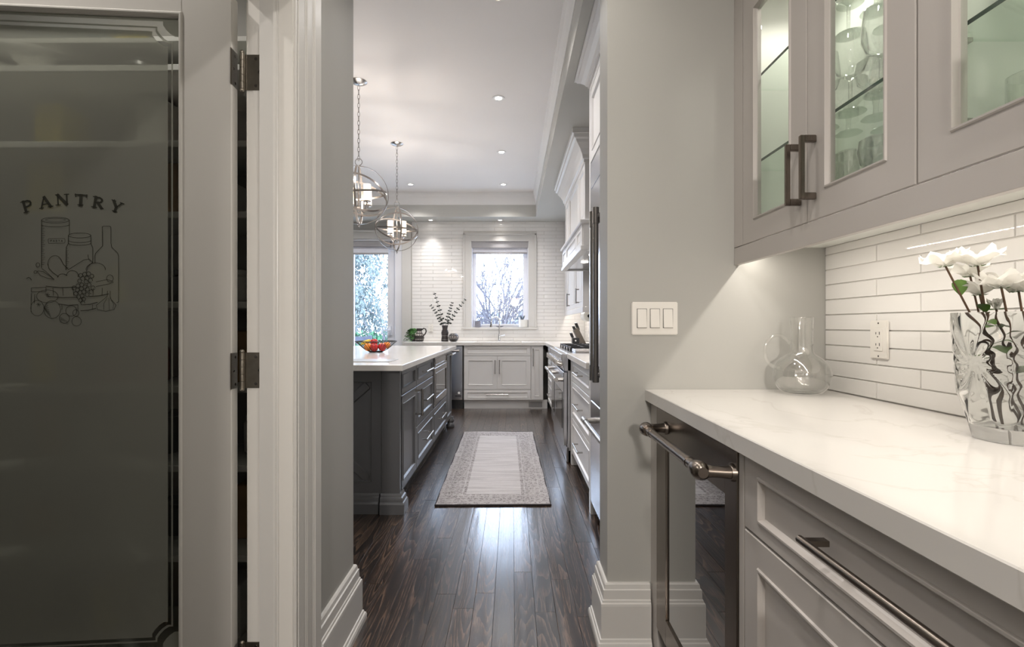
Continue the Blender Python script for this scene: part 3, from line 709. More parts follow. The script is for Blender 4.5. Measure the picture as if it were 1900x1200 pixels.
# etched lettering and drawing (crop px of the photo: x/3.872, 330 + y/3.872)
et = MB()
def S(x, y): return dpt(x / 3.872, 330 + y / 3.872)
def ribbon(pts, wpx, m=et):
    P = [Vector(S(*p)) for p in pts]; hw = wpx / 3.872 * 1.275 / FPX / 2
    for a, b in zip(P[:-1], P[1:]):
        d = b - a
        if d.length < 1e-7: continue
        d.normalize(); q = Vector((-d.y, d.x)) * hw; a2 = a - d*hw*0.5; b2 = b + d*hw*0.5
        m.add([FD(p.x, p.y, PW) for p in (a2+q, b2+q, b2-q, a2-q)], [(0, 1, 2, 3)])
def ell(cx, cy, rx, ry, a0=0, a1=360, n=18): return [(cx + rx*math.cos(math.radians(a0+(a1-a0)*k/n)), cy + ry*math.sin(math.radians(a0+(a1-a0)*k/n))) for k in range(n+1)]
GL = {'P': [([(.27, 0), (.27, 1)], .22), ([(.25, .94), (.62, .94), (.82, .84), (.86, .70), (.78, .55), (.60, .47), (.27, .46)], .14), ([(.05, .04), (.5, .04)], .08), ([(.04, .96), (.3, .96)], .08)],
      'A': [([(.14, .02), (.48, .98)], .12), ([(.48, .98), (.86, .02)], .24), ([(.25, .33), (.74, .33)], .10), ([(0, .04), (.32, .04)], .08), ([(.64, .04), (1.04, .04)], .08)],
      'N': [([(.18, .02), (.18, .96)], .12), ([(.16, .96), (.86, .04)], .25), ([(.86, .04), (.86, .98)], .12), ([(0, .04), (.36, .04)], .08), ([(0, .96), (.3, .96)], .08), ([(.68, .96), (1.04, .96)], .08)],
      'T': [([(.5, 0), (.5, .95)], .25), ([(.02, .93), (.98, .93)], .14), ([(.04, 1), (.08, .74)], .08), ([(.96, 1), (.92, .74)], .08), ([(.28, .04), (.72, .04)], .08)],
      'R': [([(.27, 0), (.27, 1)], .22), ([(.25, .94), (.60, .94), (.80, .84), (.83, .72), (.76, .57), (.60, .50), (.27, .49)], .14), ([(.48, .50), (.90, .04)], .23), ([(.05, .04), (.5, .04)], .08), ([(.80, .04), (1.06, .04)], .08), ([(.04, .96), (.3, .96)], .08)],
      'Y': [([(.12, .96), (.5, .44)], .24), ([(.88, .96), (.5, .44)], .12), ([(.5, .46), (.5, 0)], .22), ([(-.06, .96), (.32, .96)], .08), ([(.70, .96), (1.06, .96)], .08), ([(.28, .04), (.72, .04)], .08)]}
for (ch, cx, cy, rot, w, h) in (('P', 196, 202, -17, 84, 84), ('A', 324, 174, -10, 96, 82), ('N', 446, 156, -3, 94, 80), ('T', 580, 157, 4, 90, 80), ('R', 702, 176, 10, 86, 80), ('Y', 836, 206, 19, 84, 78)):
    r = math.radians(rot)
    for (pl, wd) in GL[ch]:
        pts = []
        for (a, b) in pl:
            lx, ly = (a - .5) * w, -(b - .5) * h
            pts.append((cx + lx*math.cos(r) - ly*math.sin(r), cy + lx*math.sin(r) + ly*math.cos(r)))
        ribbon(pts, wd * 84)
et.build('lettering', 'etch_dark', door, normals=False)
et = MB()
def rb(pts, w=3.2): ribbon(pts, w, et)
rb(ell(398, 303, 100, 21)); rb(ell(398, 335, 100, 16, 0, 180)); rb([(298, 303), (298, 645)], 4.5); rb([(498, 303), (498, 404)]); rb(ell(398, 302, 72, 12), 2)
for k in range(22): rb([(300, 348 + k*13), (300 + 12 + (k*7) % 12, 348 + k*13)], 2.4)
rb([(348, 437), (464, 434), (468, 452), (464, 468), (350, 470), (345, 452), (348, 437)], 2.4)
rb(ell(572, 413, 81, 18)); rb(ell(572, 448, 81, 16, 0, 180)); rb(ell(572, 468, 81, 16, 0, 180)); rb([(491, 413), (490, 472), (476, 500), (474, 660)], 4); rb([(653, 413), (653, 472), (666, 500), (666, 612)])
for k in range(11): rb([(477, 505 + k*14), (486 + (k*5) % 9, 505 + k*14)], 2.2)
rb([(733, 352), (745, 346), (788, 346), (797, 352), (797, 470), (802, 496), (846, 540), (852, 560), (852, 890), (838, 896)]); rb([(735, 352), (737, 488), (688, 540), (682, 560), (682, 612)], 4)
rb(ell(395, 620, 52, 62, 175, 330)); rb([(343, 615), (352, 650), (380, 680), (420, 708)], 4); rb([(440, 590), (455, 620), (490, 655)], 4)
rb([(300, 650), (330, 672), (380, 720)], 3); rb([(268, 670), (290, 700), (345, 722), (390, 728), (310, 672), (270, 668)], 3); rb(ell(272, 625, 14, 16, 0, 360, 8)); rb(ell(255, 676, 12, 10, 0, 360, 8))
rb([(190, 722), (205, 714), (218, 720), (226, 734)], 4)
rb([(492, 658), (560, 615), (600, 590), (640, 582), (664, 605), (630, 640), (618, 680)]); rb([(632, 552), (636, 582)]); rb(ell(688, 660, 70, 50, 180, 360)); rb(ell(450, 715, 36, 26, 180, 330)); rb(ell(520, 700, 42, 34, 180, 380))
rb(ell(790, 722, 24, 26)); rb([(690, 746), (770, 730), (812, 742)]); rb([(690, 780), (780, 762), (815, 748)], 3.5)
for (a, b, yy) in ((330, 545, 778), (340, 560, 850), (420, 560, 905)): rb([(a, yy), ((a+b)/2, yy+10), (b, yy+6)], 5)
for (a, b, yy) in ((640, 780, 845), (600, 700, 905), (580, 690, 948)): rb([(a, yy+6), ((a+b)/2, yy+2), (b, yy-12)], 5)
for xx in (380, 450, 525): rb([(xx, 790), (xx+4, 845)], 3)
for xx in (670, 735): rb([(xx, 790), (xx-3, 845)], 3)
for xx in (445, 560, 665): rb([(xx, 910), (xx, 945)], 3)
rr = random.Random(3)
for (gx, gy) in ((580, 700), (608, 692), (636, 688), (660, 705), (572, 740), (594, 722), (625, 718), (650, 735), (560, 775), (588, 768), (618, 745), (640, 768), (668, 790), (532, 790), (556, 805), (585, 795), (610, 782), (628, 800), (655, 818), (545, 830), (575, 822), (602, 818), (626, 838), (565, 855), (590, 848), (580, 878), (600, 870), (594, 897)):
    rb(ell(gx, gy, 15, 15, rr.uniform(0, 90), 360 + rr.uniform(0, 90), 8), 3.4)
for (cx, cy, rx, ry) in ((340, 850, 78, 46), (268, 935, 48, 56), (375, 945, 60, 64), (463, 1008, 36, 36), (550, 1030, 34, 34), (512, 955, 40, 38), (545, 970, 22, 24)): rb(ell(cx, cy, rx, ry), 3)
for k in range(7): rb([(315, 935), (340 + k*4, 900 + k*16)], 2.5)
for k in range(6): rb([(340, 838), (340 + 18*math.cos(k), 838 + 14*math.sin(k))], 3); rb([(276, 908), (276 + 16*math.cos(k), 908 + 13*math.sin(k))], 3)
for k in range(8): rb([(440 + 6*k, 1000 + 4*k), (438 + 6*k, 1022 + 2*k)], 2)
rb([(225, 790), (330, 785), (330, 815), (225, 818), (225, 790)]); rb([(225, 830), (222, 960)]); rb([(250, 835), (245, 900)])
rb([(772, 812), (770, 850), (735, 880), (692, 915), (700, 945), (760, 958), (820, 945), (834, 912), (800, 875), (790, 850), (792, 812)], 3); rb([(770, 860), (745, 905), (745, 948)], 2.2); rb([(782, 860), (785, 950)], 2.2); rb([(792, 860), (815, 905), (812, 940)], 2.2)
for (gx, gl) in ((363, 'P'), (382, 'A'), (401, 'S'), (420, 'T'), (439, 'A')):
    seg = {'P': [[(0, 12), (0, 0), (8, 0), (8, 6), (0, 6)]], 'A': [[(0, 12), (5, 0), (10, 12)], [(2, 8), (8, 8)]], 'S': [[(9, 1), (2, 0), (1, 5), (8, 7), (8, 12), (0, 12)]], 'T': [[(0, 0), (10, 0)], [(5, 0), (5, 12)]]}[gl]
    for q in seg: rb([(gx + a, 446 + b) for (a, b) in q], 2.4)
et.build('drawing', 'etch_dark', door, normals=False)

# hinges
def hinge(zc, parent):
    h = MB(); hh = 0.049
    kx, ky = -0.741, 1.318
    h.fbox(FD, 0.0, 0.0012, zc-hh, zc+hh, -0.033, 0.004)
    h.box(kx+0.004, XL-TW+0.046, DY1-0.0016, DY1+0.0004, zc-hh, zc+hh)
    b = h.build('hinge', 'hinge_metal', parent)
    kn = MB()
    for k in range(5): kn.cyl((kx, DY1-0.008, zc-hh+k*0.0196), (kx, DY1-0.008, zc-hh+k*0.0196+0.0188), 0.0062, n=12)
    kn.sphere((kx, DY1-0.008, zc+hh+0.003), 0.0062, 10, 6).sphere((kx, DY1-0.008, zc-hh-0.003), 0.0062, 10, 6)
    kn.build('knuckle', 'hinge_metal', b, smooth=True)
    for (sx, sz) in ((0.026, 0.037), (0.036, 0.0), (0.026, -0.037)):
        MB().cyl((XL-TW+sx, DY1-0.0028, zc+sz), (XL-TW+sx, DY1-0.001, zc+sz), 0.0042, n=10).build('screw', 'steel_dark', b)
        MB().cyl(FD(-0.0012, zc+sz, -0.016 - (0.004 if sz else -0.004)), FD(0.001, zc+sz, -0.016 - (0.004 if sz else -0.004)), 0.0036, n=10).build('screw', 'nickel', b)
    return b
for zc in (V(132, 1.317), V(687, 1.317), 0.22): hinge(zc, door)

# ------------------------------------------------------------------ pantry shelving and its stores
ps = thing('pantry_shelving', 'white pantry shelving seen dimly through the frosted door', 'shelves', (-1.4, 1.56, 0))
sh_z = [0.14, V(1025, 1.46), V(860, 1.46), V(715, 1.46), V(560, 1.46), V(395, 1.46), V(265, 1.46), V(125, 1.46)]
for z in sh_z: box_obj('shelf', 'shelf_white', ps, -2.12, -0.753, 1.44, 1.715, z-0.02, z, bevel=0.002)
box_obj('side_panel', 'shelf_white', ps, -2.13, -2.11, 1.44, 1.715, 0, 2.2); box_obj('side_panel', 'shelf_white', ps, -0.752, -0.735, 1.436, 1.715, 0, 2.2)
zt = sh_z[-1]
tag(MB().lathe([(0.03, 0), (0.075, 0.03), (0.095, 0.055), (0.097, 0.062), (0.09, 0.055), (0.07, 0.032), (0.0, 0.012)], (U(85, 1.56), 1.56, zt+0.02), 28).build('serving_bowl', 'ceramic_white', smooth=True, loc=(U(85, 1.56), 1.56, zt)), 'pale wide bowl on top pantry shelf behind the glass', 'bowl')
d = thing('casserole_dish', 'lidded casserole dish at the left of the top pantry shelf', 'dish', (U(60, 1.6), 1.6, zt))
d.location.x -= 0.06
cxx = d.location.x - 0.10
MB().lathe([(0.07, 0), (0.085, 0.01), (0.095, 0.07), (0.092, 0.07), (0.08, 0.012), (0, 0.008)], (cxx, 1.58, zt), 24).build('body', 'ceramic_white', d, smooth=True)
MB().lathe([(0.098, 0.07), (0.095, 0.078), (0.05, 0.10), (0.0, 0.105)], (cxx, 1.58, zt), 24).build('lid', 'ceramic_white', d, smooth=True)
for k in range(4):
    tag(MB().lathe([(0.05, 0), (0.075, 0.004), (0.088-0.008*k, 0.016), (0.084-0.008*k, 0.016), (0.07, 0.007), (0, 0.005)], (U(275, 1.57), 1.57, zt + 0.016*k), 24).build('stacked_pan', 'pot_dark', smooth=True, loc=(U(275, 1.57), 1.57, zt + 0.016*k)), '%s dark pan in the stack at the hinge end of the top pantry shelf' % ('lowest', 'second', 'third', 'topmost')[k], 'pan', 'stack of dark pans')
tag(MB().lathe([(0.06, 0), (0.11, 0.012), (0.115, 0.02), (0.10, 0.018), (0, 0.01)], (U(180, 1.57), 1.57, zt), 24).build('platter', 'pot_dark', smooth=True, loc=(U(180, 1.57), 1.57, zt)), 'low dark platter in the middle of the top pantry shelf', 'platter')
# goods hanging above the shelf line at the far end, seen through the clear border
tag(MB().box(-1.78, -1.42, 1.68, 1.715, 2.06, 2.16).build('food_carton', 'teal_print', bevel=0.002, loc=(-1.6, 1.70, 2.06)), 'teal printed carton high in the pantry', 'carton')
tag(MB().box(-1.405, -1.27, 1.66, 1.715, 2.05, 2.16).build('snack_packet', 'yellow_print', bevel=0.012, loc=(-1.33, 1.69, 2.05)), 'yellow printed packet high in the pantry', 'packet')
MB().box(-2.12, -0.753, 1.50, 1.715, 2.03, 2.048).build('shelf', 'shelf_white', ps, bevel=0.002)
goods = ['box_brown', 'ceramic_white', 'jar_red', 'shelf_white', 'yellow_print', 'pot_dark']
gw = {'box_brown': 'brown carton', 'ceramic_white': 'white canister', 'jar_red': 'red jar', 'shelf_white': 'pale carton', 'yellow_print': 'yellow packet', 'pot_dark': 'dark tin'}
rg2 = random.Random(5); ords = ['lowest', 'second', 'third', 'fourth', 'fifth', 'sixth', 'seventh']
for si, z in enumerate(sh_z[:-1]):
    xx = -1.62 + rg2.uniform(0, 0.1); row_ = []
    while xx < -0.86:
        g = rg2.choice(goods); w = rg2.uniform(0.07, 0.13); h = rg2.uniform(0.10, 0.19)
        yy = 1.60 + rg2.uniform(-0.02, 0.02)
        if g in ('ceramic_white', 'jar_red', 'pot_dark'):
            o = MB().lathe([(w*0.42, 0), (w*0.46, 0.006), (w*0.46, h*0.78), (w*0.36, h*0.86), (w*0.38, h*0.87), (w*0.38, h), (0, h)], (xx + w/2, yy, z), 16).build('jar' if g == 'jar_red' else 'canister', g, smooth=True, loc=(xx + w/2, yy, z)); cat = 'jar' if g == 'jar_red' else 'canister'
        else:
            o = MB().box(xx, xx+w, yy-0.05, yy+0.05, z, z+h).build('carton', g, bevel=0.003, loc=(xx+w/2, yy, z)); cat = 'carton'
        row_.append((o, g, cat))
        xx += w + rg2.uniform(0.02, 0.12)
    for q, (o, g, cat) in enumerate(row_[::-1]):
        tag(o, '%s, %s from the hinge side on the %s pantry shelf up' % (gw[g], (['first'] + ords[1:])[q], ords[si]), cat, 'stores on the %s pantry shelf' % ords[si])

# ------------------------------------------------------------------ beverage cooler beside the stub wall
XF = 0.497
Fp = FX(XF, -1)
bc = thing('beverage_cooler', 'built-in beverage cooler with dark glass door and bronze tubular handle', 'fridge', (0.8, 1.344, 0))
y0, y1 = 1.052, 1.637
mb = MB().box(XF+0.022, XR-0.01, y0+0.004, y0+0.03, 0.10, 0.868).box(XF+0.022, XR-0.01, y1-0.03, y1-0.004, 0.10, 0.868).box(XF+0.022, XR-0.01, y0, y1, 0.10, 0.14).box(XF+0.022, XR-0.01, y0, y1, 0.84, 0.868).box(XR-0.04, XR-0.01, y0, y1, 0.10, 0.868)
mb.build('body', 'black', bc)
box_obj('kick_grille', 'steel_dark', bc, XF+0.055, XF+0.075, y0+0.01, y1-0.01, 0.0, 0.098)
ga, gb, gz0_, gz1_ = 1.111, 1.541, 0.195, 0.752
mb = MB().fbox(Fp, y0, ga, 0.115, 0.866, -0.02, 0.004).fbox(Fp, gb, y1, 0.115, 0.866, -0.02, 0.004).fbox(Fp, ga, gb, 0.115, gz0_, -0.02, 0.004).fbox(Fp, ga, gb, gz1_, 0.866, -0.02, 0.004)
dr = mb.build('door', 'bronze', bc, bevel=0.0015)
MB().fbox(Fp, ga, gb, gz0_, gz1_, -0.010, -0.002).build('glass', 'cooler_glass', dr)
hz, hw = 0.815, 0.072
hb = MB().tube([Fp(1.09, hz, hw), Fp(1.515, hz, hw)], 0.0125, 20)
for q in (1.155, 1.46): hb.tube([Fp(q-0.008, hz, hw), Fp(q+0.008, hz, hw)], 0.0138, 20)
for (ye, sg) in ((1.082, 1), (1.523, -1)):
    hb.tube([Fp(ye - sg*0.018, hz, hw), Fp(ye - sg*0.012, hz, hw), Fp(ye, hz, hw), Fp(ye + sg*0.02, hz, hw), Fp(ye + sg*0.032, hz, hw)], [0.012, 0.018, 0.0215, 0.020, 0.0165], 20)
    hb.tube([Fp(ye, hz, hw), Fp(ye - sg*0.006, hz, hw*0.62), Fp(ye - sg*0.010, hz, 0.022), Fp(ye - sg*0.010, hz, 0.0)], [0.016, 0.0135, 0.014, 0.018], 18)
    hb.tube([Fp(ye - sg*0.010, hz, 0.012), Fp(ye - sg*0.010, hz, 0.002)], [0.019, 0.022], 18)
hb.build('handle', 'bronze', dr, smooth=True)
for k in range(4):
    z = 0.24 + k*0.135
    rk = MB()
    for j in range(7): rk.cyl((XF+0.05, y0+0.05+j*0.08, z), (XR-0.06, y0+0.05+j*0.08, z), 0.0035, n=6)
    rk.box(XF+0.035, XF+0.052, y0+0.03, y1-0.03, z-0.012, z+0.012)
    rk.build('rack', 'nickel', bc)

# ------------------------------------------------------------------ near base cabinet, filler and worktop
fl = thing('filler_panel', 'narrow taupe filler panel between stub wall and beverage cooler', 'panel', (0.5, 1.68, 0))
box_obj('stile', 'cab_taupe', fl, XF, XF+0.02, 1.64, YW-0.001, 0, 0.872, bevel=0.001); box_obj('return', 'cab_taupe', fl, XF+0.02, XR-0.01, 1.64, 1.655, 0, 0.872)
def base_cab(y0, y1, label):
    c = thing('base_cabinet', label, 'cabinet', (0.8, (y0+y1)/2, 0), 'taupe base cabinets under the near worktop')
    box_obj('body', 'cab_taupe', c, XF+0.021, XR-0.01, y0, y1, 0.10, 0.872); box_obj('toe_kick', 'cab_taupe', c, XF+0.07, XF+0.09, y0, y1, 0, 0.10)
    d = MB().panel(Fp, y0+0.0015, y1-0.0015, 0.714, 0.867, fr=0.056, fv=0.030).build('drawer', 'cab_taupe', c)
    pull(Fp, (y0+y1)/2, 0.800, 0.40, False, d, 'bronze', 0.036, 0.0065)
    ym = (y0+y1)/2
    for (a, b, hs) in ((y0+0.0015, ym-0.0015, ym-0.03), (ym+0.0015, y1-0.0015, ym+0.03)):
        e = MB().panel(Fp, a, b, 0.112, 0.709, fr=0.056).build('door', 'cab_taupe', c); pull(Fp, hs, 0.60, 0.17, True, e, 'bronze', 0.034, 0.006)
    return c
fl2 = thing('filler_panel', 'narrow taupe stile between beverage cooler and drawer cabinet', 'panel', (0.5, 1.04, 0))
box_obj('stile', 'cab_taupe', fl2, XF, XF+0.02, 1.0285, 1.0505, 0, 0.872, bevel=0.001); box_obj('return', 'cab_taupe', fl2, XF+0.02, XR-0.01, 1.0285, 1.045, 0, 0.872)
base_cab(0.112, 1.027, 'taupe base cabinet with long bronze drawer pull beside the beverage cooler')
base_cab(-0.80, 0.109, 'taupe base cabinet nearest the camera at the frame edge')
tag(MB().box(0.4765, XR-0.0005, -0.82, YW-0.0005, 0.8735, 0.914).build('worktop', 'quartz', bevel=0.002, loc=(0.8, 0.5, 0.8735)), 'white veined quartz worktop over the taupe cabinets', 'worktop')

# ------------------------------------------------------------------ glass-fronted wall cabinets
XU = 0.7947
Fu = FX(XU, -1)
z0u, z1u, zd0, zd1 = 1.4205, 2.33, 1.4195, 2.262
def wall_cab(y0, y1, doors, label, fill=0.0):
    c = thing('glass_cabinet', label, 'cabinet', (0.95, (y0+y1)/2, z0u), 'glass fronted wall cabinets above the near worktop')
    bx = XR + 0.0075
    box_obj('back', 'cab_inside', c, bx-0.008, bx, y0, y1, 1.43, z1u); box_obj('side', 'cab_inside', c, XU+0.021, bx-0.008, y0, y0+0.016, z0u, z1u); box_obj('side', 'cab_inside', c, XU+0.021, bx-0.008, y1-0.016, y1, z0u, z1u)
    box_obj('base', 'cab_inside', c, XU+0.021, bx-0.008, y0+0.016, y1-0.016, z0u, z0u+0.016); box_obj('top', 'cab_inside', c, XU+0.021, bx-0.008, y0+0.016, y1-0.016, z1u-0.03, z1u)
    box_obj('top_frame', 'cab_taupe', c, XU, XU+0.02, y0, y1, zd1+0.003, z1u+0.1)
    if fill: box_obj('filler', 'cab_taupe', c, XU, XU+0.02, y1-fill, y1, z0u, zd1+0.003)
    for z in (1.693, 1.978):
        s = box_obj('shelf', 'shelf_glass', c, XU+0.036, bx-0.010, y0+0.018, y1-0.018, z-0.004, z+0.004); box_obj('shelf_edge', 'shelf_edge', s, XU+0.0345, XU+0.036, y0+0.018, y1-0.018, z-0.004, z+0.004)
        for yy in (y0+0.016, y1-0.016):
            sg = 1 if yy == y0+0.016 else -1
            for xx in (XU+0.075, bx-0.07): MB().box(xx-0.005, xx+0.005, min(yy, yy+sg*0.016), max(yy, yy+sg*0.016), z-0.012, z-0.004).box(xx-0.004, xx+0.004, min(yy, yy+sg*0.004), max(yy, yy+sg*0.004), z-0.022, z-0.004).build('shelf_pin', 'nickel', c)
    for k in range(9):
        if abs(1.52 + k*0.08 - 1.69) > 0.02 and abs(1.52 + k*0.08 - 1.978) > 0.02:
            MB().cyl((XU+0.075, y1-0.0158, 1.52+k*0.08), (XU+0.075, y1-0.0165, 1.52+k*0.08), 0.003, n=8).build('pin_hole', 'slot', c)
    for (a, b, hs) in doors:
        d = MB().frame(Fu, a+0.0012, b-0.0012, zd0, zd1, fr=0.072, bw=0.011).build('door', 'cab_taupe', c)
        MB().fbox(Fu, a+0.083, b-0.083, zd0+0.083, zd1-0.083, -0.012, -0.008).build('glass', 'pane', d)
        if hs is not None:
            hb = MB(); hz0, hz1, off = 1.472, 1.640, 0.036
            hb.fbox(Fu, hs-0.0055, hs+0.0055, hz0, hz1, off-0.006, off+0.006)
            for q in (hz0+0.009, hz1-0.009): hb.fbox(Fu, hs-0.006, hs+0.006, q-0.009, q+0.009, 0, off-0.004)
            hb.build('handle', 'bronze', d, bevel=0.0016, seg=2)
        hy = b - 0.02 if hs is not None and abs(hs - a) < abs(hs - b) else a + 0.02
        sg = -1 if hy == b - 0.02 else 1
        wy = (y1 - 0.016) if sg < 0 else (y0 + 0.016)
        for z in (1.53, 2.19):
            MB().box(XU+0.03, XU+0.085, min(wy, wy+sg*0.014), max(wy, wy+sg*0.014), z-0.008, z+0.008).box(XU+0.034, XU+0.052, min(wy, wy+sg*0.006), max(wy, wy+sg*0.006), z-0.03, z+0.022).build('hinge', 'nickel', c, bevel=0.002)
    for yy in ((y0+y1)/2 - 0.18, (y0+y1)/2 + 0.18):
        p = MB().cyl((0.97, yy, z1u-0.036), (0.97, yy, z1u-0.030), 0.03, n=16).build('puck_light', 'bulb', c); lamp('SPOT', 'puck_lamp', (0.97, yy, z1u-0.04), P_PUCK, WARM, 0.025, 150, p)
    return c
dY = [XU*FPX/(1378-950), XU*FPX/(1497-950), XU*FPX/(1700-950)]
hY = [0.7587*FPX/(1461-950), 0.7587*FPX/(1487.5-950)]
wall_cab(dY[2]-0.0005, YW-0.001, ((dY[1], dY[0], hY[0]), (dY[2], dY[1], hY[1])), 'taupe glass-door wall cabinet with paired bronze handles beside stub wall', YW-0.001-dY[0])
wall_cab(dY[2]-0.722, dY[2]-0.001, ((dY[2]-0.361, dY[2]-0.001, dY[2]-0.33), (dY[2]-0.722, dY[2]-0.361, dY[2]-0.39)), 'taupe glass-door wall cabinet at the upper frame corner')
tag(MB().box(XU, XU+0.019, dY[2]-0.722, YW-0.001, 1.358, 1.4175).build('light_rail', 'cab_taupe', bevel=0.001, loc=(XU, 1.0, 1.358)), 'taupe light rail along the bottom of the wall cabinets', 'light rail')
ls = thing('led_strip', 'warm LED strip under the wall cabinets', 'light strip', (0.854, 1.0, 1.41))
box_obj('channel', 'nickel', ls, 0.846, 0.862, dY[2]-0.70, YW-0.03, 1.4135, 1.4195)
lm = bpy.data.materials.new('led_dot'); lm.use_nodes = True
bs = lm.node_tree.nodes['Principled BSDF']; bs.inputs['Emission Color'].default_value = (1.0, 0.925, 0.83, 1)
M['led_dot'] = lm
mb = MB(); yy = dY[2]-0.69; nd = 0
while yy < YW-0.04:
    mb.add([(0.8505, yy, 1.4125), (0.8505, yy+0.0065, 1.4125), (0.857, yy+0.0065, 1.4125), (0.857, yy, 1.4125)], [(0, 1, 2, 3)]); nd += 1; yy += 0.0165
bs.inputs['Emission Strength'].default_value = P_LED / (PI * nd * 4.2e-5)
mb.build('diodes', 'led_dot', ls, normals=False)

# ------------------------------------------------------------------ glassware
def goblet(kind):
    if kind == 0: prof = [(0.036, 0), (0.034, 0.003), (0.006, 0.008), (0.0045, 0.02), (0.0045, 0.085), (0.010, 0.092), (0.030, 0.105), (0.040, 0.130), (0.041, 0.155), (0.035, 0.205)]
    elif kind == 1: prof = [(0.034, 0), (0.032, 0.003), (0.007, 0.009), (0.006, 0.03), (0.009, 0.05), (0.006, 0.062), (0.014, 0.070), (0.042, 0.095), (0.049, 0.125), (0.047, 0.150)]
    else: prof = [(0.031, 0), (0.030, 0.003), (0.006, 0.008), (0.005, 0.06), (0.012, 0.075), (0.024, 0.10), (0.027, 0.15), (0.025, 0.21)]
    return prof
gm_ = {}
rg3 = random.Random(2)
lv = [('on the cabinet floor', z0u+0.016, 1), ('on the lower glass shelf', 1.697, 0), ('on the upper glass shelf', 1.982, 2)]
cols_ = [(0.885, 'front row'), (0.975, 'middle row'), (1.06, 'back row')]
for li, (ln_, zz, kd) in enumerate(lv):
    for ci, (xx, rn) in enumerate(cols_):
        for j in range(4):
            yy = 1.36 - j*0.105 + (0.03 if ci % 2 else 0)
            if yy < dY[2]+0.06: continue
            if li == 2 and (ci == 0 and j == 0): continue
            k = (kd + (1 if ci == 1 else 0)) % 3
            if k not in gm_:
                o = MB().lathe(goblet(k), (0, 0, 0), 20).build('wine_glass', 'goblet', smooth=True); gm_[k] = o.data
            else: o = bpy.data.objects.new('wine_glass', gm_[k]); C.objects.link(o)
            o.location = (xx, yy, zz + 0.0005)
            nm = ('slim white-wine glass', 'cut stemmed goblet', 'tall champagne flute')[k]
            tag(o, 'clear %s %s, %s, %s from the stub wall' % (nm, ln_, rn, ('first', 'second', 'third', 'fourth')[j]), 'glass', 'stemware %s, %s' % (ln_, rn))
bw = tag(MB().lathe([(0.03, 0), (0.04, 0.004), (0.085, 0.05), (0.095, 0.075), (0.088, 0.072), (0.035, 0.010), (0, 0.008)], (0.975, 0.845, 1.6975), 28).build('glass_bowl', 'goblet', smooth=True, loc=(0.975, 0.845, 1.6975)), 'clear footed glass bowl on the shelf of the corner cabinet', 'bowl')
for (xx, yy, lb) in ((0.925, 0.85, 'tall clear tumbler behind the corner cabinet door'), (1.03, 0.89, 'clear tumbler standing farther back in the corner cabinet')):
    tag(MB().lathe([(0.034, 0), (0.036, 0.003), (0.038, 0.150), (0.035, 0.150), (0.032, 0.014), (0, 0.010)], (xx, yy, z0u+0.0165), 20).build('tumbler', 'goblet', smooth=True, loc=(xx, yy, z0u+0.0165)), lb, 'glass')

# ------------------------------------------------------------------ switch plate, outlet
sw = thing('switch_plate', 'white triple rocker switch plate on the stub wall', 'light switch', (U(1214, YW), YW, V(590, YW)))
su0, su1, sv0, sv1 = U(1171.5, YW), U(1256.5, YW), V(621, YW), V(560, YW)
Fw = FY(YW)
MB().fbox(Fw, su0, su1, sv0, sv1, -0.001, 0.007).build('plate', 'plastic_white', sw, bevel=0.003, seg=2)
for k in range(3):
    cu = su0 + (su1-su0)*(0.5 + (k-1)*0.283); cv = (sv0+sv1)/2
    MB().fbox(Fw, cu-0.0178, cu+0.0178, cv-0.0345, cv+0.0345, 0.0065, 0.0078).build('surround', 'slot', sw)
    a = MB().add([Fw(cu-0.0163, cv-0.033, 0.006), Fw(cu+0.0163, cv-0.033, 0.006), Fw(cu+0.0163, cv+0.033, 0.006), Fw(cu-0.0163, cv+0.033, 0.006),
                  Fw(cu-0.0163, cv-0.033, 0.0135), Fw(cu+0.0163, cv-0.033, 0.0135), Fw(cu+0.0163, cv+0.033, 0.0090), Fw(cu-0.0163, cv+0.033, 0.0090)], [(0,3,2,1),(4,5,6,7),(0,1,5,4),(1,2,6,5),(2,3,7,6),(3,0,4,7)]).build('rocker', 'plastic_white', sw, bevel=0.001)
    for q in (-0.048, 0.048): MB().cyl(Fw(cu, cv+q, 0.0065), Fw(cu, cv+q, 0.0078), 0.0028, n=10).build('screw', 'plastic_white', sw)
def outlet(F, cu, cv, label, name='wall_outlet'):
    o = thing(name, label, 'outlet', F(cu, cv, 0))
    MB().fbox(F, cu-0.036, cu+0.036, cv-0.0585, cv+0.0585, 0.0, 0.0065).build('plate', 'plastic_white', o, bevel=0.003, seg=2)
    MB().fbox(F, cu-0.0168, cu+0.0168, cv-0.034, cv+0.034, 0.006, 0.009).build('receptacle', 'plastic_white', o, bevel=0.001)
    for q in (-0.017, 0.017):
        MB().fbox(F, cu-0.0085, cu-0.006, cv+q-0.002, cv+q+0.007, 0.0088, 0.0093).fbox(F, cu+0.0055, cu+0.008, cv+q-0.001, cv+q+0.006, 0.0088, 0.0093).cyl(F(cu, cv+q-0.008, 0.0088), F(cu, cv+q-0.008, 0.0093), 0.0022, n=8).build('slots', 'slot', o)
    for q in (-0.050, 0.050): MB().cyl(F(cu, cv+q, 0.006), F(cu, cv+q, 0.0073), 0.0025, n=10).build('screw', 'slot', o)
    return o
oy = XR*FPX/(1634-950)
outlet(FX(XR-0.0005, -1), oy, V(630, oy), 'white duplex outlet on the backsplash behind the vase')

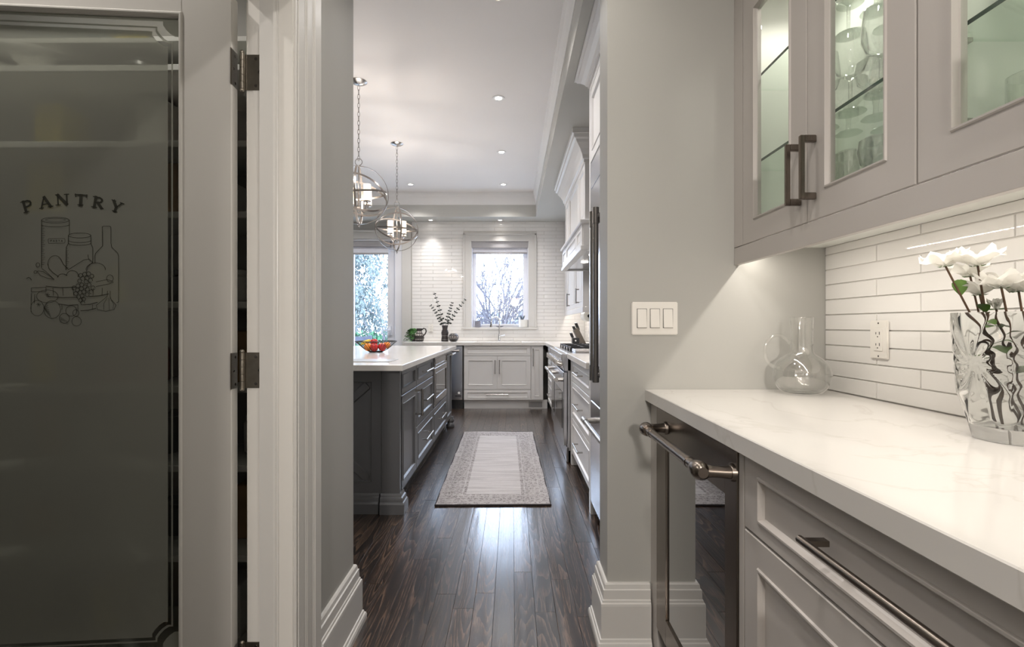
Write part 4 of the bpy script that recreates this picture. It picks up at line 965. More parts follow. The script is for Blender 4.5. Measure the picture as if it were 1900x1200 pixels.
# ------------------------------------------------------------------ carafe and vase of flowers
ccx, ccy = U(1487, 1.615), 1.615
ca = thing('glass_carafe', 'clear round-bodied glass carafe with loop handle in the counter corner', 'carafe', (ccx, ccy, 0.914))
prof = [(0.050, 0.001)] + [(0.089*math.sqrt(1-((z-0.062)/0.078)**2), z) for z in (0.006, 0.016, 0.028, 0.042, 0.056, 0.070, 0.084, 0.097, 0.108, 0.118, 0.126)] + [(0.0385, 0.134), (0.0355, 0.142), (0.0345, 0.160), (0.034, 0.21), (0.036, 0.255)]
inn = [(r-0.0028, z+(0.006 if z < 0.03 else 0)) for (r, z) in prof][::-1]
MB().lathe(prof + [(0.0345, 0.2565)] + inn, (ccx, ccy, 0.9145), 40).build('body', 'clear_glass', ca, smooth=True)
tp = []
for k in range(17):
    t = k/16; a = math.radians(35 + 235*t)
    tp.append((ccx - 0.086 + 0.044*math.cos(a), ccy - 0.012, 0.914 + 0.142 + 0.054*math.sin(a)))
MB().tube([(ccx-0.035, ccy-0.006, 1.082)] + tp + [(ccx-0.078, ccy-0.012, 0.914+0.085)], 0.0055, 10).build('handle', 'clear_glass', ca, smooth=True)

vcx, vcy = U(1880, 0.955), 0.955
va = thing('crystal_vase', 'cut crystal vase with swirled facets at the counter edge', 'vase', (vcx, vcy, 0.914))
HV = 0.254
def vr(t): return 0.060 + 0.020*min(1, t/0.35) + 0.014*max(0, (t-0.2)/0.8)
def vmod(a, z):
    t = z/HV; s = abs(t - 0.58)
    k = 0 if t < 0.10 else min(1, (t-0.10)/0.08)
    da = (a - math.radians(185) + PI/5) % (2*PI/5) - PI/5          # pinwheel cuts round five centres
    u, v = da*0.085, (t - 0.60)*HV; rho = math.hypot(u, v)
    return 1 + k*0.030*(abs(math.sin(6*math.atan2(v, u) + 20*rho)) - 0.5)*min(1, rho/0.012)
outp = [(vr(i/60), HV*i/60) for i in range(61)]
inp = [(vr(i/36)-0.007, max(0.028, HV*i/36)) for i in range(4, 37)][::-1]
rings = [(r, z, True) for (r, z) in outp] + [(r, z, False) for (r, z) in inp] + [(0.0001, 0.030, False)]
mb = MB(); n = 180; vs = []; fs = []
for (r, z, md) in rings:
    for k in range(n):
        a = 2*PI*k/n; q = r*(vmod(a, z) if md else 1); vs.append((vcx + q*math.cos(a), vcy + q*math.sin(a), 0.9145 + z))
for i in range(len(rings)-1):
    for k in range(n): fs.append((i*n+k, i*n+(k+1)%n, (i+1)*n+(k+1)%n, (i+1)*n+k))
fs.append(tuple(reversed(range(n)))); mb.add(vs, fs).build('body', 'crystal', va, smooth=True)

def petal_patch(mb, c, az, tilt, L, W, ax, rnd):
    """a cupped petal growing from c; ax = flower axis frame (X, Y, Z vectors)"""
    X, Y, Z = ax; g = []
    for i in range(6):
        t = i/5; w = W*(0.35 + 0.65*math.sin(PI*min(1, 0.55*t+0.05)))*(1 - 0.25*max(0, t-0.7)/0.3); up = tilt*t*L*(1.25 - 0.55*t); out0 = L*t
        for j in range(5):
            s = (j-2)/2; yy = s*w*0.5; out = out0*(1 - 0.16*s*s*t); cz = up + 0.22*W*s*s*t + 0.004*math.sin(3*s + rnd*9 + 5*t)
            d = X*math.cos(az) + Y*math.sin(az); e = -X*math.sin(az) + Y*math.cos(az)
            g.append(Vector(c) + d*out + e*yy + Z*cz)
    fs = [(i*5+j, i*5+j+1, (i+1)*5+j+1, (i+1)*5+j) for i in range(5) for j in range(4)]
    mb.add(g, fs)
def leaf_patch(mb, base, d, L, W, up=Vector((0, 0, 1))):
    d = Vector(d).normalized(); e = d.cross(up).normalized(); g = []
    for i in range(6):
        t = i/5; w = W*math.sin(PI*(0.04+0.92*t))**0.8
        for s in (-1, 0, 1): g.append(Vector(base) + d*L*t + e*s*w*0.5 + up*(-0.25*L*t*t + (0.12*w if s else 0)))
    mb.add(g, [(i*3+j, i*3+j+1, (i+1)*3+j+1, (i+1)*3+j) for i in range(5) for j in range(2)])
def flower(px, py, Y, r, foot, label, bud=False, lean=None, leaves=()):
    hd = Vector((U(px, Y), Y, V(py, Y))); ft = Vector(foot)
    f = thing('white_flower', label, 'flower', ft, 'white flowers in the crystal vase')
    mid = ft.lerp(hd, 0.55) + Vector((0.004, 0.0, 0.008)); MB().tube([ft, ft.lerp(mid, 0.5), mid, mid.lerp(hd, 0.5), hd], 0.0019, 7).build('stem', 'stem', f, smooth=True)
    Z = ((hd - mid).normalized()*0.5 + Vector((0, 0, 1))).normalized() if lean is None else Vector(lean).normalized()
    X = Z.orthogonal().normalized(); Yv = Z.cross(X); rr = random.Random(px)
    for k in range(6 if not bud else 5):
        mb = MB(); petal_patch(mb, hd + Z*0.001, 2*PI*k/(6 if not bud else 5) + rr.uniform(-.15, .15), (0.42 + 0.30*(k % 2)) if not bud else 1.5, r*(1+rr.uniform(-.1, .1)) if not bud else r*0.55, r*1.35 if not bud else r*0.8, (X, Yv, Z), rr.random()); mb.build('petal', 'petal', f, smooth=True, normals=False)
    mb = MB()
    for k in range(6):
        a = 2*PI*k/6; d = X*math.cos(a) + Yv*math.sin(a); p = hd - Z*0.001; e = -X*math.sin(a) + Yv*math.cos(a)
        mb.add([p - e*0.002, p + e*0.002, p + d*0.009 + e*0.002 - Z*0.001, p + d*0.015 + Z*0.001, p + d*0.009 - e*0.002 - Z*0.001], [(0, 1, 2, 3, 4)])
    mb.build('sepal', 'sepal', f, normals=False)
    for (t, d, L, W) in leaves:
        mb = MB(); leaf_patch(mb, mid.lerp(hd, t) if t >= 0 else ft.lerp(mid, 1+t), d, L, W); mb.build('leaf', 'leaf', f, smooth=True, normals=False)
    return f
fx = lambda dx, dy: (vcx+dx, vcy+dy, 0.948)
flower(1754, 493, 0.985, 0.040, fx(0.02, 0.01), 'white flower leaning farthest out of the vase toward the stub wall', leaves=((0.55, (-.25, -.2, 1), 0.044, 0.026), (-0.15, (.6, -.8, .3), 0.05, 0.03)))
flower(1814, 492, 0.955, 0.043, fx(-0.01, 0.02), 'tallest white flower with the widest open petals', leaves=((0.3, (-.6, -.4, .7), 0.036, 0.02), (-0.2, (-.3, -.8, .2), 0.05, 0.032)))
flower(1858, 533, 0.925, 0.040, fx(0.0, -0.02), 'white flower nearest the camera above the vase rim', leaves=((-0.3, (.2, -1, .1), 0.055, 0.035),))
flower(1890, 540, 0.930, 0.040, fx(0.02, -0.02), 'white flower cut by the frame edge', leaves=((-0.1, (.5, -.8, .2), 0.05, 0.03),))
flower(1818, 546, 0.975, 0.034, fx(-0.02, 0.0), 'small white flower low between the two outer stems', leaves=((0.5, (-.3, -.8, .0), 0.035, 0.022), (0.4, (.8, -.4, .2), 0.034, 0.022)))
flower(1800, 512, 1.01, 0.036, fx(0.0, 0.03), 'white flower at the back against the tiles', leaves=((-0.25, (-.8, -.4, .3), 0.045, 0.028),))
flower(1848, 572, 0.950, 0.024, fx(0.01, 0.0), 'closed white bud just above the vase rim', bud=True, leaves=((0.6, (-.9, -.3, .2), 0.036, 0.024), (0.5, (.7, -.5, .3), 0.03, 0.02)))
# ------------------------------------------------------------------ island
IX0, IX1, IY0, IY1 = -1.74, -0.685, 2.935, 5.46
isl = thing('kitchen_island', 'dark grey kitchen island with crossed end panel and drawers', 'island', (-1.2, 4.2, 0))
box_obj('body', 'island_gray', isl, IX0, IX1-0.021, IY0+0.02, IY1, 0.10, 0.878)
box_obj('toe_kick', 'black', isl, IX0+0.05, IX1-0.075, IY0+0.05, IY1-0.05, 0.0, 0.10)
# end facing the passage: corner pilasters, framed panel with an X
Fe = FY(IY0)
for (a, b) in ((U(708.5, IY0), IX1), (IX0, IX0 - (U(708.5, IY0) - IX1))): MB().fbox(Fe, min(a, b), max(a, b), 0.10, 0.878, -0.05, 0.008).build('pilaster', 'island_gray', isl, bevel=0.002)
pu0, pu1 = IX0 + (IX1 - U(708.5, IY0)) + 0.002, U(708.5, IY0) - 0.002
MB().panel(Fe, pu0, pu1, 0.11, 0.876, t=0.03, fr=0.062, fv=0.075, deep=0.010, bw=0.010).build('end_panel', 'island_gray', isl)
ax_, bx_, az_, bz_ = pu0+0.072, pu1-0.072, 0.195, 0.791
for (p, q) in (((ax_, az_), (bx_, bz_)), ((ax_, bz_), (bx_, az_))):
    d = Vector((q[0]-p[0], q[1]-p[1])); L = d.length; d.normalize(); e = Vector((-d.y, d.x))*0.028
    a = Vector(p) + d*0.02; b = Vector(q) - d*0.02
    MB().add([Fe(*(a+e), -0.010), Fe(*(b+e), -0.010), Fe(*(b-e), -0.010), Fe(*(a-e), -0.010), Fe(*(a+e*0.8), -0.001), Fe(*(b+e*0.8), -0.001), Fe(*(b-e*0.8), -0.001), Fe(*(a-e*0.8), -0.001)],
             [(0,3,2,1),(4,5,6,7),(0,1,5,4),(1,2,6,5),(2,3,7,6),(3,0,4,7)]).build('cross_brace', 'island_gray', isl)
# moulded plinth along the end, wrapping the corner
pp = [(0, 0.118), (0.006, 0.118), (0.010, 0.110), (0.012, 0.100), (0.020, 0.096), (0.022, 0.086), (0.023, 0.072), (0.030, 0.068), (0.034, 0.060), (0.034, 0.0), (-0.02, 0.0), (-0.02, 0.118)]
MB().sweep([(IX0, IY0+0.3), (IX0, IY0-0.004), (U(707.5, IY0)-0.012, IY0-0.004)][1:], [(o-0.008, z) for (o, z) in pp]).build('plinth', 'island_gray', isl)
MB().sweep([(U(707.5, IY0), IY0-0.008), (IX1, IY0-0.008), (IX1, IY0+0.075)], pp).build('plinth_block', 'island_gray', isl)
# the turned foot under the far corner
MB().lathe([(0.040, 0), (0.046, 0.006), (0.048, 0.03), (0.040, 0.045), (0.034, 0.055), (0.044, 0.068), (0.046, 0.085), (0.036, 0.10), (0.036, 0.118)], (IX1-0.012, IY1-0.05, 0), 20).build('foot', 'island_gray', isl, smooth=True)
Fi = FX(IX1, 1)
yA = [IX1*FPX/(p-CX) for p in (743.5, 772.5, 803.5, 828)]      # column limits along the aisle side
yA = [2.955, yA[1], yA[2], yA[3], IY1-0.01]
def ifront(kind, a, b, v0, v1, fr=0.05, fv=None, hz=None, hl=0.16, vert=False, hu=None):
    d = MB().panel(Fi, a+0.003, b-0.003, v0, v1, fr=fr, fv=fv, bead=0.005).build(kind, 'island_gray', isl)
    if hz is not None: pull(Fi, (a+b)/2 if hu is None else hu, hz, hl, vert, d, 'nickel', 0.036, 0.007)
    return d
ifront('drawer', yA[0], yA[1], 0.712, 0.872, 0.045, 0.035)
ifront('door', yA[0], yA[1], 0.118, 0.706, 0.052, hz=None)
pull(Fi, yA[1]-0.035, 0.60, 0.19, True, [c for c in isl.children if c.name.startswith('door')][-1], 'steel_dark', 0.05, 0.009)
ifront('drawer', yA[1], yA[2], 0.712, 0.872, 0.045, 0.035, hz=0.792, hl=0.30)
ifront('drawer', yA[1], yA[2], 0.418, 0.706, 0.050, hz=0.575, hl=0.30)
ifront('drawer', yA[1], yA[2], 0.118, 0.412, 0.050, hz=0.275, hl=0.30)
ifront('drawer', yA[2], yA[3], 0.118, 0.412, 0.050, hz=0.285, hl=0.30)
dd = ifront('door', yA[3], yA[4], 0.118, 0.872, 0.055)
pull(Fi, (yA[3]+yA[4])/2, 0.835, 0.30, False, dd, 'nickel', 0.05, 0.009)
mw = thing('drawer_microwave', 'built-in microwave with grey framed door in the island side', 'microwave', (IX1, (yA[2]+yA[3])/2, 0.42))
MB().fbox(Fi, yA[2]+0.006, yA[3]-0.006, 0.425, 0.872, -0.02, 0.004).build('body', 'black_gloss', mw, bevel=0.002)
MB().panel(Fi, yA[2]+0.045, yA[3]-0.01, 0.775, 0.862, t=0.008, fr=0.012, fv=0.012, bw=0.006, deep=0.003).build('control_panel', 'steel_dark', mw).location.x += 0.008
MB().panel(Fi, yA[2]+0.045, yA[3]-0.01, 0.445, 0.765, t=0.010, fr=0.045, bw=0.010, deep=0.006).build('door', 'steel_dark', mw).location.x += 0.008
tag(MB().box(-1.93, -0.635, 2.782, 5.47, 0.8785, 0.914).build('island_worktop', 'quartz', bevel=0.002, loc=(-1.2, 4.1, 0.8785)), 'white quartz worktop on the dark grey island', 'worktop')
tag(MB().box(-1.75, U(723, 2.995), 2.995, 3.225, 0.9145, 0.9185).build('serving_board', 'board_gray', bevel=0.001, loc=(-1.2, 3.1, 0.9145)), 'thin grey serving board at the near end of the island', 'board')

# wire fruit bowl
fbx, fby, fbz = U(698, 4.12), 4.12, 0.9145
fb = thing('wire_fruit_bowl', 'black wire fruit bowl on the island', 'bowl', (fbx, fby, fbz))
RB, HB = 0.172, 0.093
def ringpts(r, z, n=40): return [(fbx + r*math.cos(2*PI*k/n), fby + r*math.sin(2*PI*k/n), fbz + z) for k in range(n)]
MB().tube(ringpts(RB, HB), 0.0042, 6, closed=True).build('rim', 'iron', fb); MB().tube(ringpts(0.055, 0.005), 0.0045, 6, closed=True).build('foot_ring', 'iron', fb)
wm = None
for k in range(32):
    if wm is None:
        w = MB().tube([(0.055, 0, 0.005), (0.085, 0, 0.018), (0.115, 0, 0.042), (0.148, 0, 0.073), (RB, 0, HB)], 0.0018, 5).build('wire', 'iron'); wm = w.data
    else: w = bpy.data.objects.new('wire', wm); C.objects.link(w)
    w.location = (fbx, fby, fbz); w.rotation_euler.z = 2*PI*k/32; attach(w, fb)
def fruit(name, m, dx, dy, dz, r, label, sc3=(1, 1, 0.92)):
    c = (fbx+dx, fby+dy, fbz+dz); f = thing(name, label, 'fruit', (c[0], c[1], c[2]-r*sc3[2]), 'fruit in the wire bowl')
    MB().lathe([(0.0001, -0.86*r), (0.30*r, -0.97*r), (0.62*r, -0.80*r), (0.90*r, -0.35*r), (1.0*r, 0.1*r), (0.88*r, 0.55*r), (0.55*r, 0.84*r), (0.25*r, 0.90*r), (0.0001, 0.78*r)], c, 18).build('flesh', m, f, smooth=True)
    MB().tube([(c[0], c[1], c[2]+0.75*r), (c[0]+0.003, c[1], c[2]+1.05*r)], 0.0016, 5).build('stalk', 'stem', f)
for a in ((-0.060, -0.050, 0.050, 0.038, 'orange_fruit', 'orange', 'orange at the left front of the wire bowl'), (0.0, -0.065, 0.048, 0.039, 'apple_red', 'apple', 'red apple at the front of the wire bowl'), (0.068, -0.045, 0.050, 0.038, 'apple_red', 'apple', 'red apple at the right front of the wire bowl'),
          (0.045, 0.045, 0.052, 0.037, 'orange_fruit', 'orange', 'orange at the back of the wire bowl'), (0.097, 0.012, 0.066, 0.033, 'orange_fruit', 'orange', 'orange at the right edge of the wire bowl'), (-0.025, 0.02, 0.092, 0.036, 'apple_red', 'apple', 'red apple on top of the pile'), (-0.04, 0.06, 0.056, 0.036, 'apple_red', 'apple', 'red apple at the back left of the wire bowl')):
    fruit(a[5], a[4], a[0]*0.92, a[1]*0.92, a[2]*0.92, a[3]*0.90, a[6])
bn_ = tag(MB().tube([(fbx-0.128, fby-0.01, fbz+0.065), (fbx-0.112, fby-0.02, fbz+0.078), (fbx-0.085, fby+0.0, fbz+0.088), (fbx-0.07, fby+0.04, fbz+0.094), (fbx-0.075, fby+0.085, fbz+0.09), (fbx-0.085, fby+0.10, fbz+0.087)], [0.005, 0.014, 0.017, 0.017, 0.013, 0.004], 8).build('banana', 'banana_yellow', smooth=True, loc=(fbx-0.1, fby, fbz+0.06)), 'yellow banana at the left of the wire bowl', 'fruit', 'fruit in the wire bowl')

# ------------------------------------------------------------------ pendants
def orb_pendant(px, py, D, label, rots):
    x, y = U(px, D), D; zc = V(py, D)
    t = thing('orb_pendant', label, 'pendant light', (x, y, ZC), 'orb pendants over the island')
    MB().lathe([(0.0001, -0.026), (0.02, -0.024), (0.050, -0.014), (0.064, -0.004), (0.064, 0)], (x, y, ZC), 24).build('canopy', 'nickel', t, smooth=True)
    R = 0.226; top = zc + R; ch = MB(); z = ZC - 0.03; k = 0; pitch = 0.034
    while z > top + 0.075:
        pts = []
        for j in range(10):
            a = 2*PI*j/10; u = 0.0085*math.cos(a); w = 0.021*math.sin(a)
            pts.append((x + (u if k % 2 == 0 else 0), y + (0 if k % 2 == 0 else u), z - 0.02 + w))
        ch.tube(pts, 0.0019, 5, closed=True); z -= pitch; k += 1
    ch.tube([(x, y, z), (x, y, top+0.055)], 0.002, 5)
    ch.build('chain', 'hoop_metal', t)
    MB().tube([(x + 0.027*math.cos(2*PI*j/18), y, top + 0.030 + 0.027*math.sin(2*PI*j/18)) for j in range(18)], 0.0032, 6, closed=True).build('loop', 'nickel', t)
    MB().tube([(x, y, top+0.005), (x, y, zc-0.10)], 0.006, 8).sphere((x, y, zc-0.105), 0.017, 10, 6).sphere((x, y, zc-0.13), 0.008, 8, 6).build('stem', 'nickel', t, smooth=True)
    for (rx, ry, rz, rs) in rots:
        mtx = Matrix.Rotation(rz, 3, 'Z') @ Matrix.Rotation(ry, 3, 'Y') @ Matrix.Rotation(rx, 3, 'X'); vs = []; n = 56
        for k in range(n):
            a = 2*PI*k/n
            for (rr_, hh) in ((R*rs, -0.0075), (R*rs, 0.0075), (R*rs-0.004, 0.0075), (R*rs-0.004, -0.0075)): vs.append(Vector((x, y, zc)) + mtx @ Vector((rr_*math.cos(a), rr_*math.sin(a), hh)))
        MB().add(vs, [(k*4+j, k*4+(j+1)%4, ((k+1)%n)*4+(j+1)%4, ((k+1)%n)*4+j) for k in range(n) for j in range(4)]).build('hoop', 'hoop_metal', t, smooth=True)
    MB().sphere((x, y, zc-R-0.008), 0.012, 10, 6).tube([(x, y, zc-R+0.004), (x, y, zc-R-0.03)], 0.004, 6).build('finial', 'nickel', t, smooth=True)
    for k in range(4):
        a = PI/4*1.3 + k*PI/2; ex, ey = x + 0.095*math.cos(a), y + 0.095*math.sin(a); m1 = (x + 0.05*math.cos(a), y + 0.05*math.sin(a), zc-0.125)
        arm = MB().tube([(x, y, zc-0.10), m1, (x + 0.075*math.cos(a), y + 0.075*math.sin(a), zc-0.108), (ex, ey, zc-0.07)], 0.0045, 6).lathe([(0.004, -0.008), (0.026, -0.003), (0.030, 0.004), (0.006, 0.006)], (ex, ey, zc-0.062), 14).build('arm', 'nickel', t, smooth=True)
        MB().lathe([(0.027, 0), (0.027, 0.125), (0.025, 0.125), (0.025, 0.002)], (ex, ey, zc-0.056), 16).build('candle_sleeve', 'sleeve', arm, smooth=True)
        lamp('POINT', 'candle_lamp', (ex, ey, zc+0.075), K_PEND/4, WARM, 0.02, parent=t)
H_ = PI/2
orb_pendant(665.5, 362, 3.71, 'nickel orb pendant nearest the passage, partly hidden by the wall', ((H_, 0, 0.15, 1), (H_, 0, 1.75, .985), (0.75, 0.1, 0.5, .97), (-0.55, 0.25, 0.2, .955), (0.12, -0.1, 0, .94)))
orb_pendant(736.5, 425, 4.976, 'nickel orb pendant farther along the island, fully in view', ((H_, 0, 0.5, 1), (H_, 0, 2.0, .985), (0.6, 0.35, 0.1, .97), (-0.6, 0.3, 0.8, .955), (0.1, 0.05, 0, .94)))

# ------------------------------------------------------------------ recessed lights
def can(x, y, z, power, label, group, col=SOFT, r=0.052, ang=125):
    t = thing('recessed_light', label, 'ceiling light', (x, y, z), group)
    MB().lathe([(r*0.54, 0.0), (r, -0.002), (r*0.98, -0.005), (r*0.62, -0.004), (r*0.52, 0.0)], (x, y, z), 24, close=True).build('trim_ring', 'crown_white', t, smooth=True)
    MB().lathe([(0.0001, -0.0035), (r*0.52, -0.0025)], (x, y, z), 20).build('lens', 'bulb', t, normals=False)
    if power: lamp('SPOT', 'downlight', (x, y, z-0.012), power, col, 0.045, ang, t, 0.85)
    return t
G = 'recessed lights in the kitchen tray ceiling'
for (px, py, lb, vis) in ((925, 182, 'recessed ceiling light nearest the passage opening', 1), (930.5, 282, 'middle recessed ceiling light above the aisle', 1), (934, 342, 'recessed ceiling light in line before the sink window', 1), (762, 342, 'recessed ceiling light between the two pendants and patio door', 1)):
    D = (ZC - HC)*FPX/(CY - py); can(U(px, D), D, ZC, K_DOWN, lb, G)
for (x, y, i) in ((-1.19, 2.75, 0), (-2.35, 3.2, 1), (-2.35, 4.8, 2), (-2.35, 6.3, 3), (-0.08, 2.75, 4)):
    can(x, y, ZC, K_DOWN, ('recessed light over the near end of the island', 'recessed light left of the island, near', 'recessed light left of the island, middle', 'recessed light left of the island, far', 'recessed light just inside the kitchen opening')[i], G)
G2 = 'recessed lights in the soffit over the window wall'
for (px, py, lb) in ((799, 408, 'soffit light above the eucalyptus vase'), (928, 408, 'soffit light above the sink window')):
    D = (ZS - HC)*FPX/(CY - py); can(U(px, D), D, ZS, K_SOFF, lb, G2, SOFT, 0.045, 75)
can(0.06, 1.42, 2.7, P_DOWN*0.55, 'added passage fill light nearest the kitchen opening', 'recessed lights in the passage', WARM, 0.05, 150)  # extra downlight added out of view to lighten the left passage wall
can(0.06, 0.55, 2.7, P_DOWN, 'passage ceiling light above the worktop', 'recessed lights in the passage', WARM, 0.05, 150)
can(-0.32, -0.6, 2.7, P_DOWN*1.5, 'added passage fill light behind the camera', 'recessed lights in the passage', WARM, 0.05, 150)  # unseen downlight added for ambient fill and the lower cabinet fronts
dl = thing('fill_drum', 'added drum-shaped fill light, out of view behind the camera', 'pendant light', (0.1, -3.3, 2.7))  # unseen lamp added behind the camera as frontal fill for the passage
MB().lathe([(0.24, 0), (0.24, 0.20), (0.235, 0.20), (0.235, 0)], (0.1, -3.3, 2.15), 32, close=True).build('shade', 'shade_white', dl, smooth=True)
MB().cyl((0.1, -3.3, 2.35), (0.1, -3.3, 2.70), 0.006, n=8).build('rod', 'nickel', dl)
MB().lathe([(0.0001, 0), (0.23, 0)], (0.1, -3.3, 2.152), 32).build('diffuser', 'sleeve', dl, normals=False)
lamp('POINT', 'drum_fill_lamp', (0.1, -3.3, 2.0), P_REAR_FILL, WARM, 0.14, parent=dl)
can(-1.35, 1.0, 2.7, P_PANTRY, 'ceiling light inside the pantry', 'recessed lights in the passage', WARM, 0.05, 150)

# ------------------------------------------------------------------ window-wall cabinets
YC, YCT, YTK = 6.55, 6.52, 6.612
Fb = FY(YC)
def U6(px): return U(px, YC)
cw = 'cab_white'
sk = thing('sink_cabinet', 'white sink base cabinet with two doors under the window', 'cabinet', (U6(923), YC, 0))
a, b = U6(860.5), U6(985)
box_obj('body', cw, sk, a, b, YC+0.021, YB-0.01, 0.12, 0.872); box_obj('toe_kick', cw, sk, a, b, YTK, YTK+0.02, 0, 0.12)
MB().panel(Fb, a+0.003, b-0.003, 0.732, 0.865, fr=0.04, fv=0.03).build('false_drawer', cw, sk)
m_ = (a+b)/2
for (u0, u1, hu) in ((a+0.003, m_-0.0015, m_-0.03), (m_+0.0015, b-0.003, m_+0.03)):
    d = MB().panel(Fb, u0, u1, 0.272, 0.726, fr=0.055).build('door', cw, sk); pull(Fb, hu, 0.58, 0.19, True, d, 'nickel', 0.034, 0.0065)
d = MB().panel(Fb, a+0.003, b-0.003, 0.128, 0.266, fr=0.04, fv=0.028).build('drawer', cw, sk); pull(Fb, m_, 0.205, 0.30, False, d, 'nickel', 0.034, 0.0065)
nc = thing('narrow_cabinet', 'narrow white pull-out cabinet beside the sink cabinet', 'cabinet', (U6(996), YC, 0))
a2, b2 = U6(985)+0.001, U6(1008)
box_obj('body', cw, nc, a2, b2, YC+0.021, YB-0.01, 0.12, 0.872); box_obj('toe_kick', cw, nc, a2, b2+0.06, YTK, YTK+0.02, 0, 0.12)
d = MB().panel(Fb, a2+0.003, b2-0.003, 0.128, 0.865, fr=0.045).build('door', cw, nc); pull(Fb, a2+0.03, 0.71, 0.24, True, d, 'nickel', 0.034, 0.0065)
vt = thing('toe_vent', 'grey louvred air vent in the toe kick beside the sink cabinet', 'vent', (U(993, YTK), YTK, 0))
box_obj('frame', 'board_gray', vt, U(981, YTK), U(1006, YTK), YTK-0.006, YTK-0.0005, V(755, YTK), V(744.5, YTK), bevel=0.001)
for k in range(5): box_obj('slat', 'shade_gray', vt, U(982.5, YTK), U(1004.5, YTK), YTK-0.010, YTK-0.006, V(755, YTK)+0.010+k*0.0125, V(755, YTK)+0.016+k*0.0125)
dw = thing('dishwasher', 'stainless dishwasher beside the sink cabinet, mostly behind the island', 'dishwasher', (U6(820), YC, 0))
a3, b3 = U6(858.5)-0.60, U6(858.5)
box_obj('body', 'black', dw, a3, b3+0.012, YC+0.021, YB-0.02, 0.10, 0.868); box_obj('toe_kick', 'black', dw, a3, b3, YTK, YTK+0.02, 0, 0.10)
pn = MB().fbox(Fb, a3+0.004, b3-0.004, 0.13, 0.862, -0.02, 0.006).build('door', 'stainless', dw, bevel=0.002)
MB().tube([Fb(a3+0.05, 0.80, 0.052), Fb(b3-0.05, 0.80, 0.052)], 0.011, 12).tube([Fb(b3-0.06, 0.80, 0), Fb(b3-0.06, 0.80, 0.052)], 0.009, 10).tube([Fb(a3+0.06, 0.80, 0), Fb(a3+0.06, 0.80, 0.052)], 0.009, 10).tube([Fb(b3-0.075, 0.80, 0.052), Fb(b3-0.045, 0.80, 0.052)], 0.016, 12).build('handle', 'nickel', pn, smooth=True)
MB().cyl(Fb(b3-0.05, 0.225, 0.006), Fb(b3-0.05, 0.225, 0.008), 0.016, n=18).build('badge', 'ceramic_white', pn); MB().fbox(Fb, b3-0.10, b3-0.02, 0.175, 0.192, 0.006, 0.0075).build('name_strip', 'black', pn)
ep = tag(MB().box(-1.47, a3-0.002, YC, YB-0.01, 0, 0.872).build('end_panel', cw, loc=(-1.4, YC, 0)), 'white end panel closing the window-wall counter run', 'panel')
# worktop in an L with the sink cut out
sxa, sxb, sya, syb = U6(880), U6(968), 6.60, 6.98
kt = thing('corner_worktop', 'white quartz worktop running under the window and round the corner', 'worktop', (-0.2, 6.9, 0.8735))
zt0, zt1 = 0.8735, 0.914
for bx in ((-1.49, sxa, YCT, YB-0.001), (sxb, XK-0.001, YCT, YB-0.001), (sxa, sxb, YCT, sya), (sxa, sxb, syb, YB-0.001), (0.455, XK-0.001, 5.222, YCT)): box_obj('slab', 'quartz', kt, bx[0], bx[1], bx[2], bx[3], zt0, zt1)
snk = tag(MB().box(sxa, sxb, sya, sya+0.01, 0.70, zt0).box(sxa, sxb, syb-0.01, syb, 0.70, zt0).box(sxa, sxa+0.01, sya, syb, 0.70, zt0).box(sxb-0.01, sxb, sya, syb, 0.70, zt0).box(sxa, sxb, sya, syb, 0.69, 0.70).build('undermount_sink', 'stainless', loc=(0, 6.8, 0.69)), 'undermount steel sink under the window', 'sink')
fxx, fyy = U(926.5, 7.05), 7.05
fa = thing('kitchen_faucet', 'chrome gooseneck pull-down faucet behind the sink', 'faucet', (fxx, fyy, 0.914))
MB().lathe([(0.028, 0), (0.028, 0.006), (0.019, 0.010), (0.018, 0.10), (0.013, 0.11)], (fxx, fyy, 0.9142), 18).build('base', 'chrome', fa, smooth=True)
pts = [(fxx, fyy, 1.02), (fxx, fyy, 1.20)] + [(fxx - 0.058 + 0.058*math.cos(t*PI/9), fyy - 0.02*t/9, 1.205 + 0.062*math.sin(t*PI/9)) for t in range(10)] + [(fxx-0.118, fyy-0.02, 1.185)]
MB().tube(pts, 0.0105, 12).build('neck', 'chrome', fa, smooth=True); MB().tube([(fxx-0.118, fyy-0.02, 1.19), (fxx-0.122, fyy-0.022, 1.12)], [0.013, 0.017], 12).build('spray_head', 'steel_dark', fa, smooth=True)
MB().tube([(fxx, fyy, 0.985), (fxx+0.045, fyy-0.005, 0.990), (fxx+0.085, fyy-0.01, 1.002)], [0.013, 0.010, 0.008], 10).build('lever', 'chrome', fa, smooth=True)

# things on the sill and along the window-wall worktop
def lath(name, m, prof, x, y, z, label, cat, n=22): return tag(MB().lathe(prof, (x, y, z), n).build(name, m, smooth=True, loc=(x, y, z)), label, cat)
zs = az0 + 0.0005
lath('candle_cup', 'cup_gray', [(0.046, 0), (0.050, 0.004), (0.050, 0.094), (0.046, 0.094), (0.044, 0.012), (0, 0.010)], U(887, 7.16), 7.16, zs, 'grey cup on the left end of the window sill', 'cup')
wp = thing('white_planter', 'white square planter on the right end of the window sill', 'planter', (U(971, 7.17), 7.17, zs))
px_ = U(971, 7.17)
MB().lathe([(0.058, 0), (0.062, 0.004), (0.070, 0.112), (0.064, 0.112), (0.058, 0.095), (0, 0.095)], (px_, 7.17, zs), 20).build('pot', 'ceramic_white', wp, smooth=True)
mb = MB()
for k in range(9): a = k*2.4; leaf_patch(mb, (px_-0.012, 7.17, zs+0.095), (0.4*math.cos(a), 0.4*math.sin(a), 1), 0.085, 0.016, Vector((math.cos(a+1.57), math.sin(a+1.57), 0)))
mb.build('succulent', 'shrub_gray', wp, normals=False)
